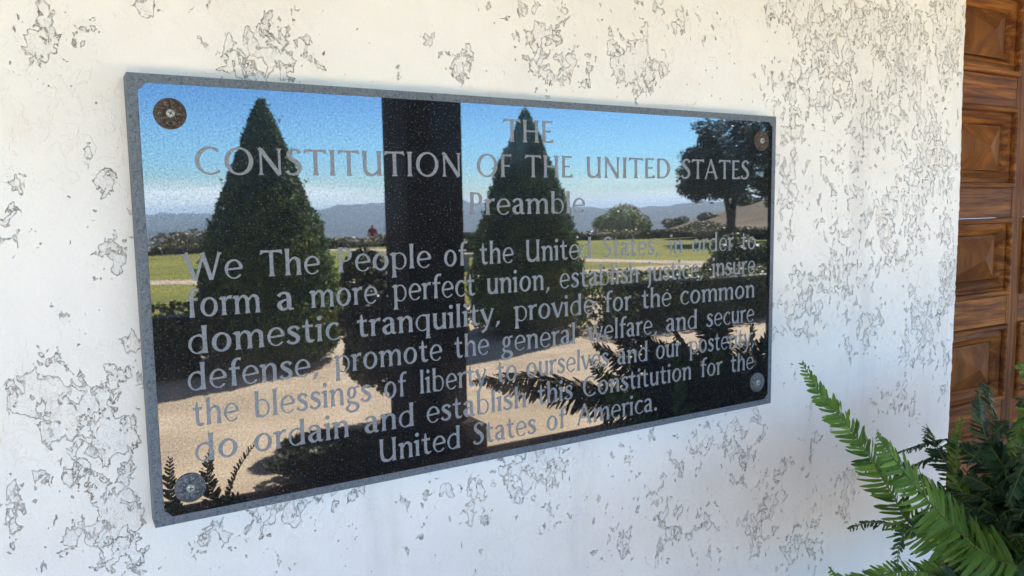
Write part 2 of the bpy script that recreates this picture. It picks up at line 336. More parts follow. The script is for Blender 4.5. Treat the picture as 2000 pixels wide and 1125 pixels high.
def wall_front():
    nx, nz = 420, 260
    x = np.linspace(-1.2, 2.081, nx); z = np.linspace(-.02, 3.05, nz)
    X, Z = np.meshgrid(x, z)
    den = np.zeros_like(X)
    for bx, bz, rx, rz, s in BLOBS:
        den = np.maximum(den, s*np.exp(-(((X-bx)/(rx*1.12))**2 + ((Z-bz)/(rz*1.12))**2)**1.6))
    Y = np.full_like(X, .045)
    # gentle trowel waviness
    for k in range(14):
        a, b, p = rng.uniform(1.5, 9), rng.uniform(1.5, 9), rng.uniform(0, 6.28)
        Y += .0007*np.sin(a*X + b*Z + p)
    Y = np.where((X > -.1) & (X < 1.4) & (Z > 1.1) & (Z < 1.9), np.maximum(Y, .042), Y)
    # rounded, slightly ragged arris at the free end, then the return towards the door
    V = np.stack([X, Y, Z], -1)
    rag = np.interp(z, np.linspace(-.02, 3.05, 700), rng.normal(0, .0016, 700))
    V[:, -1, 0] += rag + .001; V[:, -1, 1] += .010; V[:, -2, 0] = V[:, -1, 0] - .003; V[:, -2, 1] += .003
    V[:, -3, 0] = V[:, -1, 0] - .010
    ret = np.repeat(V[:, -1:, :], 12, axis=1); dep = np.linspace(.004, .29, 12)
    ret[:, :, 1] += dep[None, :]; ret[:, :, 0] += .0015
    V = np.concatenate([V, ret], 1); den = np.concatenate([den, np.zeros((nz, 12))], 1)
    n2 = nx + 12
    idx = np.arange(nz*n2).reshape(nz, n2)
    F = np.stack([idx[:-1, :-1], idx[:-1, 1:], idx[1:, 1:], idx[1:, :-1]], -1).reshape(-1, 4)
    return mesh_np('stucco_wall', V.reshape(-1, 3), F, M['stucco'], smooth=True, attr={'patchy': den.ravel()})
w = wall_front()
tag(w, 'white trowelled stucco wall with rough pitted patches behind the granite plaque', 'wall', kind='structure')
lw = box('stucco_wall_behind', (-9, .047, -.02), (-1.201, .36, 3.05), M['stucco']); tag(lw, kind='structure')
wb = box('stucco_wall_behind', (-1.2, .347, -.02), (2.06, .40, 3.05), M['stucco']); tag(wb, kind='structure')
rw = box('stucco_wall_behind', (3.76, .02, -.02), (9, .36, 3.05), M['stucco']); tag(rw, kind='structure')
ln = box('door_lintel_wall', (2.09, .05, 2.75), (3.758, .36, 3.05), M['stucco']); tag(ln, kind='structure')

# porch floor, ceiling, eave, columns
bm = bmesh.new(); add_box(bm, -9, -3.415, -.12, 9, .45, 0); fl = mesh_bm('porch_floor', bm, M['floor']); tag(fl, kind='structure')
roof = box('porch_ceiling', (-9, -4.86, 2.86), (9, .6, 2.92), M['ceiling']); tag(roof, kind='structure')
roof2 = box('porch_roof', (-9.1, -4.99, 2.925), (9.1, 1.2, 3.12), M['rooft']); tag(roof2, kind='structure')
bmz = box('porch_beam', (-9, -3.90, 2.62), (9, -3.60, 2.855), M['timber']); tag(bmz, kind='structure')
def column(x0, label):
    c = empty('porch_column', (x0 + .205, -3.78, 0)); tag(c, label, 'column', 'porch columns')
    w = .205
    box('shaft', (-w, -w, .165), (w, w, 2.616), M['timber'], c, .012)
    box('plinth', (-w-.06, -w-.06, 0), (w+.06, w+.17, .163), M['timber'], c, .01)
    box('cap', (-w-.03, -w-.0, 2.50), (w+.03, w+.03, 2.614), M['timber'], c, .008)
    return c
column(1.99, 'square dark porch column reflected left of centre in the polished plaque')
column(5.85, 'square dark porch column reflected as a strip at the right edge of the plaque')

# ---- door
YD = .270
door = empty('paneled_door', (2.30, YD, 0)); tag(door, 'brown wooden door with rows of raised pyramid panels behind the fern', 'door')
def dbox(name, x0, z0, x1, z1, mat, y0=0.0, y1=.05):
    return box(name, (x0-2.30, y0, z0), (x1-2.30, y1, z1), mat, door, .0015)
cols = [(2.384, 2.790), (2.869, 3.275)]; pitch = .3634; zc0 = 1.797 - 4*pitch
rows = [(zc0 + i*pitch - .1325, zc0 + i*pitch + .1325) for i in range(7)]
ztop = rows[-1][1] + .10; zbot = .02
for (x0, x1) in ((2.302, 2.3835), (2.7905, 2.8685), (3.2755, 3.355)):
    dbox('stile', x0, zbot, x1, ztop, M['woodv'], .001)
for cx0, cx1 in cols:
    edges = [zbot] + [v for r in rows for v in r] + [ztop]
    for i in range(0, len(edges), 2):
        dbox('rail', cx0, edges[i] + (0 if i == 0 else .0005), cx1, edges[i+1], M['woodh'], .002)
def rings(bm, x0, z0, x1, z1, prof, apex=None):
    prev = None
    for ins, y in prof:
        loop = [bm.verts.new(p) for p in ((x0+ins, y, z0+ins), (x1-ins, y, z0+ins), (x1-ins, y, z1-ins), (x0+ins, y, z1-ins))]
        if prev:
            for i in range(4): bm.faces.new((prev[i], prev[(i+1) % 4], loop[(i+1) % 4], loop[i]))
        prev = loop
    if apex is not None:
        a = bm.verts.new(((x0+x1)/2, apex, (z0+z1)/2))
        for i in range(4): bm.faces.new((prev[i], prev[(i+1) % 4], a))
pm = {}
for cx0, cx1 in cols:
    for z0, z1 in rows:
        w2, h2 = (cx1-cx0)/2, (z1-z0)/2
        key = round(w2, 3)
        if key not in pm:
            bm = bmesh.new(); rings(bm, -w2, -h2, w2, h2, [(0, .01), (.0002, -.006), (.004, -.011), (.010, -.012), (.016, -.009), (.019, -.002), (.020, .004), (.026, .003), (.034, -.001), (.050, .010), (.058, .018), (.060, .027)])
            mo = mesh_bm('moulding', bm, M['woodh'])
            bm = bmesh.new(); rings(bm, -w2, -h2, w2, h2, [(.0602, .032), (.0604, .018), (.064, .017)], -.030)
            pa = mesh_bm('pyramid_panel', bm, M['woodp']); pm[key] = (mo, pa)
            first = True
        mo, pa = pm[key]
        if not first: mo, pa = mo.copy(), pa.copy(); C.objects.link(mo); C.objects.link(pa)
        first = False
        pa.parent = door; pa.location = ((cx0+cx1)/2-2.30, 0, (z0+z1)/2)
        mo.parent = pa; mo.location = (0, 0, 0)
bm = bmesh.new()
add_box(bm, -.20, .02, 0, -.004, .09, ztop+.02); add_box(bm, 1.06, .02, 0, 1.44, .09, ztop+.02); add_box(bm, -.20, .02, ztop+.004, 1.44, .09, 2.80)
mesh_bm('door_jamb', bm, M['woodv'], door)

# ================================================================ plaque
PW, PH = 1.22, .611; PX, PZ = .0918, 1.8037          # top-left corner of the slab face, y = 0
plaque = empty('granite_plaque', (PX, 0, PZ)); tag(plaque, 'wide polished black granite plaque engraved with the preamble, fixed to the white wall', 'plaque')
bm = bmesh.new(); add_box(bm, 0, .0012, -PH, PW, .0435, 0, .0014); mesh_bm('slab', bm, M['border'], plaque)
def poly_plate(name, pts, y0, y1, mat, parent, bevel=.0006):
    bm = bmesh.new()
    a = [bm.verts.new((x, y1, z)) for x, z in pts]; f = bm.faces.new(a)
    r = bmesh.ops.extrude_face_region(bm, geom=[f]); vs = [v for v in r['geom'] if isinstance(v, bmesh.types.BMVert)]
    bmesh.ops.translate(bm, verts=vs, vec=(0, y0-y1, 0))
    return mesh_bm(name, bm, mat, parent)
i0, ch = .0125, .0095
def notch(cx, cz, sx, sz):
    """slightly hollow cut corner"""
    out = []
    for t in (0, .33, .67, 1):
        x = cx + sx*ch*(1-t); z = cz + sz*ch*t
        k = .0012*math.sin(math.pi*t); out.append((x - sx*-k*.7, z - sz*-k*.7))
    return out
L_, R_, T_, B_ = i0, PW-i0, -i0, -PH+i0
pts = notch(L_, T_, 1, -1) + notch(L_, B_, 1, 1)[::-1] + notch(R_, B_, -1, 1) + notch(R_, T_, -1, -1)[::-1]
poly_plate('polished_face', pts, 0.0, .0013, M['polish'], plaque)

# ---- lettering: a flared, lightly seriffed roman drawn stroke by stroke (cap height = 1)
S, TH, XH = .143, .076, .70
def smooth(pts, ws, n=7):
    P = [np.array(p, float) for p in pts]; out = []; W = []
    for i in range(len(P)-1):
        p0 = P[max(i-1, 0)]; p1 = P[i]; p2 = P[i+1]; p3 = P[min(i+2, len(P)-1)]
        for k in range(n):
            t = k/n
            q = .5*((2*p1) + (-p0+p2)*t + (2*p0-5*p1+4*p2-p3)*t*t + (-p0+3*p1-3*p2+p3)*t**3)
            out.append(q); W.append(ws[i]*(1-t) + ws[i+1]*t)
    out.append(P[-1]); W.append(ws[-1]); return out, W
def pen(pts, ws, n=7):
    P, W = smooth(pts, ws, n) if n > 1 else ([np.array(p, float) for p in pts], ws)
    L = []; R = []
    for i in range(len(P)):
        t = P[min(i+1, len(P)-1)] - P[max(i-1, 0)]; l = np.hypot(*t) + 1e-9; nn = np.array((-t[1], t[0]))/l
        L.append(P[i] + nn*W[i]/2); R.append(P[i] - nn*W[i]/2)
    return [('strip', L, R)]
def stem(x, y0, y1, s=S, top=1.0, bot=1.0):
    """upright with waist; top/bot scale the little flared feet"""
    h = y1-y0; ys = [0, .035, .10, .22, .5, .78, .90, .965, 1]
    bb = 1+.62*bot; tt = 1+.62*top
    ws = [bb, 1+.30*bot, 1.06, .96, .92, .96, 1.06, 1+.30*top, tt]
    return pen([(x, y0+h*k) for k in ys], [s*k for k in ws], 1)
def bar(x0, x1, y, t=TH, fl=1.0, dirn=0):
    """level stroke flared at both ends"""
    ks = [0, .08, .25, .5, .75, .92, 1]; w = [1+.7*fl, 1.25, 1, .9, 1, 1.25, 1+.7*fl]
    if dirn > 0: w[0] = w[1] = 1
    if dirn < 0: w[-1] = w[-2] = 1
    return pen([(x0+(x1-x0)*k, y) for k in ks], [t*k for k in w], 1)
def ring(cx, cy, rx, ry, sx=S, sy=TH, a0=0, a1=360, e0=1, e1=1, tilt=-12):
    """oval of modulated weight, angles in degrees anticlockwise"""
    L = []; R = []; n = max(8, int(abs(a1-a0)/10))
    for i in range(n+1):
        k = i/n; a = math.radians(a0 + (a1-a0)*k)
        ox, oy = rx*math.cos(a), ry*math.sin(a)
        f = e0*(1-k) + e1*k if (e0 != 1 or e1 != 1) else 1
        tk = math.radians(tilt); w = abs(math.cos(a-tk))**1.5
        th = (sy + (sx-sy)*w)*f
        nx, ny = math.cos(a)/rx, math.sin(a)/ry; l = math.hypot(nx, ny)
        L.append(np.array((cx+ox, cy+oy))); R.append(np.array((cx+ox-nx/l*th, cy+oy-ny/l*th)))
    return [('strip', L, R)]
def tri(*p): return [('strip', [np.array(p[0]), np.array(p[1])], [np.array(p[2]), np.array(p[2] if len(p) < 4 else p[3])])]
def foot(x): return stem(x, 0, XH-.02)
def flag(x, y): return tri((x-.175, y-.075), (x-.07, y+.0), (x-.07, y-.15))
def arch(x0, x1, s=S*.97):
    m = (x0+x1)/2
    return pen([(x0+.04, .47), (x0+.09, .58), (m+.0, .655), (x1-.10, .645), (x1-.015, .56), (x1, .42), (x1, .2), (x1, .03), (x1, 0)],
               [.04, .07, .085, .12, .145, s, s*.93, s*1.25, s*1.6], 5)
G = {}
G['n'] = (.66, stem(.14, 0, XH-.01, top=.2) + flag(.14, XH) + arch(.16, .53))
G['m'] = (1.03, stem(.14, 0, XH-.01, top=.2) + flag(.14, XH) + arch(.16, .52) + arch(.54, .90))
G['h'] = (.67, stem(.14, 0, 1.03, top=.5) + arch(.16, .54))
G['r'] = (.44, stem(.14, 0, XH-.01, top=.2) + flag(.14, XH) + pen([(.19, .50), (.26, .61), (.34, .66), (.43, .645)], [.05, .08, .11, .16], 5))
G['u'] = (.66, pen([(.14, XH), (.14, .62), (.14, .35), (.16, .14), (.25, .05), (.36, .055), (.47, .16), (.52, .26)], [S*1.45, S*1.05, S*.93, .15, .12, .09, .07, .05], 5) + stem(.53, 0, XH, top=.45))
G['i'] = (.28, stem(.14, 0, XH-.01, top=.2) + flag(.14, XH) + ring(.14, .925, .085, .085, .085, .085))
G['j'] = (.28, pen([(.14, XH), (.14, .6), (.14, .3), (.14, 0), (.11, -.20), (.00, -.31)], [S*1.3, S, S*.93, S*.95, .13, .05], 5) + flag(.14, XH) + ring(.14, .925, .085, .085, .085, .085))
G['l'] = (.28, stem(.14, 0, 1.03, top=.5))
G['o'] = (.70, ring(.35, .35, .31, .365))
G['c'] = (.57, ring(.35, .35, .31, .365, a0=48, a1=318, e0=1.25, e1=.55))
G['e'] = (.64, ring(.34, .35, .30, .365, a0=8, a1=320, e0=.95, e1=.55) + pen([(.08, .345), (.30, .355), (.615, .385)], [.075, .075, .08], 1))
G['d'] = (.69, ring(.33, .34, .29, .355, a0=40, a1=325, e0=.75, e1=.6) + pen([(.50, .60), (.42, .67), (.33, .66)], [.05, .08, .085], 4) + stem(.55, 0, 1.03, top=.5, bot=.55) + pen([(.52, .17), (.42, .055), (.33, .03)], [.05, .08, .085], 4))
G['b'] = (.68, ring(.35, .34, .29, .355, a0=150, a1=-140, e0=.6, e1=.6, tilt=12) + stem(.14, .05, 1.03, top=.5, bot=0) + pen([(.11, .03), (.2, .04), (.34, .03)], [.09, .08, .08], 4))
G['p'] = (.68, ring(.36, .34, .29, .355, a0=150, a1=-150, e0=.6, e1=.6, tilt=12) + stem(.14, -.34, XH, top=.3) + flag(.14, XH))
G['q'] = (.68, ring(.33, .34, .29, .355, a0=30, a1=330, e0=.6, e1=.6) + stem(.55, -.34, XH-.01, top=.5) + pen([(.52, .58), (.44, .66), (.33, .665)], [.05, .08, .085], 4))
G['g'] = (.62, ring(.28, .46, .21, .25, sx=.13) + pen([(.40, .64), (.50, .675), (.60, .68)], [.05, .085, .12], 4)
          + pen([(.20, .24), (.12, .16), (.14, .07), (.30, .03), (.46, -.02), (.54, -.13), (.47, -.26), (.30, -.33), (.13, -.29), (.055, -.19), (.12, -.08), (.20, -.02)], [.05, .09, .11, .12, .13, .14, .12, .09, .10, .12, .08, .05], 5))
G['a'] = (.60, pen([(.08, .555), (.17, .655), (.30, .675), (.40, .60), (.425, .45), (.425, .15), (.47, .045), (.575, .05)], [.13, .09, .09, .14, .155, .155, .11, .045], 5)
          + pen([(.42, .425), (.27, .39), (.13, .30), (.105, .18), (.19, .055), (.31, .055), (.42, .15)], [.06, .07, .13, .155, .12, .08, .06], 5))
G['s'] = (.51, pen([(.44, .56), (.36, .655), (.24, .67), (.135, .60), (.135, .49), (.24, .40), (.36, .31), (.42, .20), (.36, .075), (.23, .03), (.12, .06), (.05, .15)],
                   [.15, .085, .085, .12, .145, .16, .165, .14, .11, .085, .085, .14], 5))
G['t'] = (.46, pen([(.20, .93), (.20, .80), (.20, .60), (.20, .25), (.235, .09), (.33, .04), (.44, .085)], [.03, .10, S*.95, S*.92, .15, .11, .05], 5) + bar(.03, .40, XH-.05, .085, .6))
G['f'] = (.42, pen([(.47, .985), (.38, 1.01), (.28, .97), (.215, .86), (.20, .70), (.20, .35), (.20, .03), (.20, 0)], [.13, .085, .11, .15, S*.95, S*.92, S*1.25, S*1.6], 5) + bar(.04, .42, XH-.045, .08, .6))
G['v'] = (.60, pen([(.06, XH), (.09, .62), (.31, 0)], [S*1.6, S*1.05, S*.9], 1) + pen([(.56, XH), (.535, .62), (.33, 0)], [.15, .09, .085], 1))
G['w'] = (.93, pen([(.06, XH), (.09, .62), (.27, 0)], [S*1.6, S*1.05, S*.9], 1) + pen([(.45, .66), (.29, 0)], [.085, .085], 1) + pen([(.43, XH), (.455, .62), (.64, 0)], [S*1.3, S*1.0, S*.9], 1) + pen([(.89, XH), (.865, .62), (.66, 0)], [.15, .09, .085], 1))
G['y'] = (.60, pen([(.06, XH), (.09, .62), (.32, .02)], [S*1.6, S*1.05, S*.9], 1) + pen([(.56, XH), (.535, .62), (.33, .02), (.20, -.24), (.05, -.33)], [.15, .09, .10, .11, .12], 1))
G['.'] = (.28, ring(.14, .085, .085, .085, .085, .085))
G[','] = (.28, pen([(.16, .10), (.17, .02), (.06, -.17)], [.15, .13, .03], 4))
G['T'] = (.78, stem(.39, 0, .97, top=.0, bot=1) + bar(.02, .76, .955, .085, .2) + tri((.02, .99), (.16, .92), (-.01, .83)) + tri((.76, .99), (.62, .92), (.79, .83)))
G['H'] = (.86, stem(.16, 0, 1) + stem(.70, 0, 1) + pen([(.18, .50), (.68, .50)], [.08, .08], 1))
G['E'] = (.62, stem(.16, 0, 1, top=.3, bot=.3) + bar(.12, .55, .957, .085, .9, 1) + bar(.16, .47, .52, .075, .9, 1) + pen([(.12, .043), (.45, .043), (.60, .10)], [.086, .085, .17], 1))
G['F'] = (.58, stem(.16, 0, 1, top=.3) + bar(.12, .55, .957, .085, .9, 1) + bar(.16, .47, .50, .075, .9, 1))
G['C'] = (.86, ring(.50, .5, .46, .515, a0=50, a1=312, e0=1.15, e1=.85))
G['O'] = (1.0, ring(.50, .5, .455, .515))
G['N'] = (.92, stem(.16, 0, .97, .085, top=1.3, bot=2.2) + pen([(.10, 1.0), (.18, .93), (.77, .0)], [.10, S*1.0, S*1.0], 1) + stem(.77, .02, 1, .085, top=2.2, bot=0))
G['S'] = (.62, pen([(.52, .84), (.42, .955), (.29, .965), (.155, .87), (.145, .72), (.26, .59), (.42, .46), (.50, .28), (.42, .10), (.27, .035), (.13, .065), (.055, .17)],
                   [.17, .09, .09, .13, .155, .17, .175, .155, .12, .09, .09, .16], 5))
G['I'] = (.34, stem(.17, 0, 1))
G['U'] = (.86, pen([(.16, 1), (.16, .95), (.16, .6), (.165, .32), (.22, .12), (.36, .045), (.50, .06), (.62, .17), (.69, .33)], [S*1.6, S*1.1, S*.93, S*.95, .15, .12, .10, .075, .05], 5) + stem(.70, 0, 1, S*.95, bot=.8))
G['P'] = (.62, stem(.16, 0, 1, top=.2) + ring(.33, .70, .25, .285, sx=.15, a0=112, a1=-112, e0=1, e1=.8, tilt=8) + pen([(.14, .957), (.25, .957)], [.085, .08], 1))
G['D'] = (.88, stem(.16, 0.01, .99, top=.2, bot=.2) + ring(.36, .5, .46, .5, sx=.165, a0=98, a1=-98, tilt=6) + pen([(.12, .957), (.32, .957)], [.085, .085], 1) + pen([(.12, .043), (.32, .043)], [.085, .085], 1))
G['A'] = (.88, pen([(.05, 0), (.085, .05), (.40, .98)], [.18, .09, .085], 1) + pen([(.39, 1.02), (.76, .06), (.80, 0)], [S*.85, S*1.0, S*1.6], 1) + pen([(.20, .35), (.66, .35)], [.075, .075], 1))
G['W'] = (1.22, pen([(.07, 1), (.10, .93), (.36, 0)], [S*1.5, S*1.0, S*.9], 1) + pen([(.63, .92), (.38, 0)], [.085, .085], 1) + pen([(.60, 1.0), (.63, .93), (.86, 0)], [S*1.2, S*.95, S*.9], 1) + pen([(1.16, 1), (1.13, .93), (.88, 0)], [.16, .09, .085], 1))
LINES = [
('T1',0.0718,[ ('THE',0.5594,0.6606) ]),
('T2',0.1304,[ ('CONSTITUTION',0.0772,0.4798),('OF',0.5089,0.5742),('THE',0.6004,0.7005),('UNITED',0.7289,0.9266),('STATES',0.9535,1.1404) ]),
('T3',0.1925,[ ('Preamble',0.4933,0.7266) ]),
('L1',0.2743,[ ('We',0.0532,0.1327),('The',0.1563,0.2431),('People',0.2693,0.4228),('of',0.4456,0.4885),('the',0.5110,0.5763),('United',0.6000,0.7393),('States,',0.7640,0.8988),('in',0.9236,0.9601),('order',0.9840,1.0988),('to',1.1208,1.1625) ]),
('L2',0.3248,[ ('form',0.0568,0.1543),('a',0.1774,0.2015),('more',0.2243,0.3307),('perfect',0.3542,0.5007),('union,',0.5229,0.6479),('establish',0.6699,0.8496),('justice,',0.8705,1.0138),('insure',1.0368,1.1630) ]),
('L3',0.3754,[ ('domestic',0.0554,0.2695),('tranquility,',0.2962,0.5466),('provide',0.5735,0.7454),('for',0.7702,0.8320),('the',0.8572,0.9313),('common',0.9545,1.1623) ]),
('L4',0.4263,[ ('defense,',0.0519,0.2331),('promote',0.2570,0.4382),('the',0.4606,0.5255),('general',0.5483,0.7035),('welfare,',0.7286,0.8940),('and',0.9182,0.9995),('secure',1.0242,1.1622) ]),
('L5',0.4771,[ ('the',0.0560,0.1173),('blessings',0.1390,0.3152),('of',0.3364,0.3751),('liberty',0.3968,0.5200),('to',0.5396,0.5790),('ourselves',0.5985,0.7781),('and',0.7983,0.8717),('our',0.8927,0.9575),('posterity,',0.9779,1.1629) ]),
('L6',0.5278,[ ('do',0.0559,0.1127),('ordain',0.1360,0.2775),('and',0.3021,0.3850),('establish',0.4076,0.5972),('this',0.6214,0.6961),('Constitution',0.7188,0.9853),('for',1.0112,1.0710),('the',1.0955,1.1632) ]),
('L7',0.5784,[ ('United',0.3243,0.4668),('States',0.4902,0.6172),('of',0.6396,0.6830),('America.',0.7046,0.8955) ]),
]
CAP = .0376
def word(txt, u0, u1, v):
    x = 0; strokes = []
    for ch_ in txt:
        adv, st = G[ch_]
        for kind, L, R in st: strokes.append(([p + (x, 0) for p in L], [p + (x, 0) for p in R]))
        x += adv + .035
    xs = [p[0] for L, R in strokes for p in L+R]; a, b = min(xs), max(xs); k = (u1-u0)/(b-a)
    V = []; F = []
    for i, (L, R) in enumerate(strokes):
        y = -.00025 - .00003*(i % 6); o = len(V)
        for p, q in zip(L, R):
            V.append((u0+(p[0]-a)*k, y, -v+p[1]*CAP)); V.append((u0+(q[0]-a)*k, y, -v+q[1]*CAP))
        for j in range(len(L)-1): F.append((o+2*j, o+2*j+1, o+2*j+3, o+2*j+2))
    w = mesh_np('engraved_word', V, F, M['letter'], plaque)
    w['label'] = 'engraved word %s' % txt.strip('.,')
    return w
for _, v, ws in LINES:
    for t_, a, b in ws: word(t_, a, b, v)

# ---- rosette caps with screws
def rosette(u, v, mat, label):
    t = empty('rosette_cap', (PX+u, 0, PZ-v)); tag(t, label, 'rosette', 'rosette caps at the corners of the plaque')
    nr, na = 14, 120; R = .0203; V = []; F = []
    for i in range(nr+1):
        r = R*i/nr
        for j in range(na):
            a = 2*math.pi*j/na
            petal = abs(math.cos(5*a))**.6; k = r/R
            h = .0045 - .0012*k
            if .28 < k < .95: h += .0030*petal*math.sin((k-.28)/.67*math.pi) - .0008
            if k < .28: h = .0024 + .006*k
            if .86 < k < .93: h -= .0009
            h += .0003*math.sin(9*a+40*k)*math.sin(31*k)
            if i == nr: h = .0030
            V.append((r*math.cos(a), -h, r*math.sin(a)))
    o = len(V)
    for j in range(na):
        a = 2*math.pi*j/na; V.append((R*1.0*math.cos(a), -.0002, R*math.sin(a)))
    for i in range(nr):
        for j in range(na): F.append((i*na+j, i*na+(j+1) % na, (i+1)*na+(j+1) % na, (i+1)*na+j))
    for j in range(na): F.append((nr*na+j, nr*na+(j+1) % na, o+(j+1) % na, o+j))
    mesh_np('disc', V, F, mat, t, smooth=True)
    V = []; F = []; n = 28
    for r, h in ((0, .0060), (.0034, .0058), (.0049, .0052), (.0054, .0042), (.0054, .0020)):
        for j in range(n): a = 2*math.pi*j/n; V.append((r*math.cos(a), -h, r*math.sin(a)))
    for i in range(4):
        for j in range(n): F.append((i*n+j, i*n+(j+1) % n, (i+1)*n+(j+1) % n, (i+1)*n+j))
    sc = mesh_np('screw_head', V, F, M['screw'], t, smooth=True)
    bm = bmesh.new(); add_box(bm, -.0032, -.00615, -.0006, .0032, -.0050, .0006); add_box(bm, -.0006, -.00622, -.0032, .0006, -.0050, .0032)  # raised dark cross stands in for the shade inside the slot
    cr_ = mesh_bm('slot_shade_cross', bm, M['dark'], sc); cr_.rotation_euler = (0, random.uniform(0, 1.5), 0)
rosette(.0497, .0510, M['bronze'], 'rusty brown rosette cap at the top left corner of the plaque')
rosette(1.1731, .0516, M['bronze'], 'rusty brown rosette cap at the top right corner, over the reflected tree')
rosette(1.1732, .5585, M['lead'], 'grey rosette cap at the bottom right corner of the plaque')
rosette(.0470, .5622, M['lead'], 'grey rosette cap at the bottom left corner, by reflected fern tips')
# ================================================================ ferns
def frond(name, path, hw, parent, mat, side=None, n=None, droop=.25, tilt=0.0, seed=0, taper=(.10, .5)):
    """a sword-fern frond: path runs base -> tip (world coords); hw = half width of the blade"""
    r = np.random.default_rng(seed)
    P, _ = smooth([np.array(p, float) for p in path], [0]*len(path), 12) if False else (None, None)
    pts = [np.array(p, float) for p in path]; out = []
    for i in range(len(pts)-1):
        p0 = pts[max(i-1, 0)]; p1 = pts[i]; p2 = pts[i+1]; p3 = pts[min(i+2, len(pts)-1)]
        for k in range(14):
            t = k/14; out.append(.5*((2*p1)+(-p0+p2)*t+(2*p0-5*p1+4*p2-p3)*t*t+(-p0+3*p1-3*p2+p3)*t**3))
    out.append(pts[-1]); out = np.array(out)
    seg = np.r_[0, np.cumsum(np.linalg.norm(np.diff(out, axis=0), axis=1))]; Ltot = seg[-1]
    def at(s): return np.array([np.interp(s, seg, out[:, k]) for k in range(3)])
    sp = .0076; n = n or int(Ltot/sp)
    up0 = np.array(side if side is not None else (0, -.35, 1.0), float)
    V = []; F = []; A = []
    for i in range(n):
        u = (i+.5)/n; s = u*Ltot
        c = at(s); t = at(min(s+.004, Ltot)) - at(max(s-.004, 0)); t /= np.linalg.norm(t)
        lat = np.cross(t, up0); lat /= np.linalg.norm(lat) + 1e-9; nrm = np.cross(lat, t)
        w = hw*min(1, (u/taper[0])**.6 if u < taper[0] else 1) * (1 - max(0, (u-taper[1])/(1-taper[1]))**2.2)**.8 + .007
        for sgn in (-1, 1):
            L = w*r.uniform(.86, 1.08); ang = math.radians(r.normal(78 - 26*u**2, 5)); dz = r.normal(-droop, .12)
            ax = lat*sgn*math.sin(ang) + t*math.cos(ang); ax = ax + nrm*dz*.6; ax /= np.linalg.norm(ax)
            wd = min(.0034, L*.18) * r.uniform(.9, 1.12)
            wdir = np.cross(nrm, ax); wdir /= np.linalg.norm(wdir); wdir = wdir*math.cos(.5*r.normal()) + nrm*math.sin(.45*r.normal()); wdir /= np.linalg.norm(wdir)
            nn = np.cross(ax, wdir); nn /= np.linalg.norm(nn)
            if nn @ nrm < 0: nn = -nn
            o = len(V); bend = r.normal(.10, .08); curl = r.normal(-.18, .12)
            K = ((0, .60), (.12, 1.0), (.40, 1.0), (.70, .90), (.90, .60), (1.0, .15))
            val = np.clip(r.normal(.40, .15) + .35*max(0, u-.55), 0, .82); brown = r.random() < .07; kshort = r.uniform(.5, .8) if r.random() < .04 else 1; L *= kshort
            for k_, (q, ww) in enumerate(K):
                cc = c + ax*L*q + t*bend*L*q*q + nn*curl*L*q*q
                rip = 1 + .10*(k_ % 2)
                e = .0011*math.sin(q*9+i)
                V += [cc - wdir*wd*ww*rip + nn*e, cc + nn*wd*-.30*ww, cc + wdir*wd*ww*rip - nn*e]
                A += [val+.05, max(0, val-.12), val+.05] if not (brown and k_ > 3) else [1, 1, 1]
            for k_ in range(len(K)-1):
                a = o+3*k_; F += [(a, a+1, a+4, a+3), (a+1, a+2, a+5, a+4)]
    # curled tip
    fr = mesh_np(name, V, F, mat, parent, smooth=True, attr={'leafv': A})
    Vr, Fr = tube(out[::2], np.linspace(.0022, .0008, len(out[::2])), 6)
    mesh_np('rachis', Vr, Fr, M['rachis'], fr, smooth=True)
    return fr
def arc_path(c, az, L, rise, drop, r, n=6):
    """an arching stalk leaving crown c in direction az"""
    pts = []
    for i in range(n):
        u = i/(n-1); h = L*u
        pts.append((c[0]+math.cos(az)*h + .02*r.normal()*u, c[1]+math.sin(az)*h + .02*r.normal()*u, c[2] + rise*math.sin(min(1, u*1.0)*math.pi*.62) - drop*u**2.2))
    return pts
def pot(cx, cy, ztop, R, label, glabel):
    t = empty('terracotta_pot', (cx, cy, 0)); tag(t, label, 'pot', 'potted ferns on the porch')
    prof = [(R*.62, 0), (R*.66, .02), (R*.80, ztop*.5), (R*.93, ztop-.07), (R*1.04, ztop-.065), (R*1.06, ztop), (R*.95, ztop), (R*.92, ztop-.04)]
    n = 40; V = []; F = []
    for r_, z in prof:
        for j in range(n): a = 2*math.pi*j/n; V.append((r_*math.cos(a), r_*math.sin(a), z))
    for i in range(len(prof)-1):
        for j in range(n): F.append((i*n+j, i*n+(j+1) % n, (i+1)*n+(j+1) % n, (i+1)*n+j))
    mesh_np('pot_body', V, F, M['pot'], t, smooth=True)
    V = [(R*.925*math.cos(2*math.pi*j/n), R*.925*math.sin(2*math.pi*j/n), ztop-.035) for j in range(n)]
    bm = bmesh.new(); bm.faces.new([bm.verts.new(v) for v in V]); mesh_bm('soil', bm, M['soil'], t)
    return t
def rebase(root, objs):
    for o in objs: o.parent = root
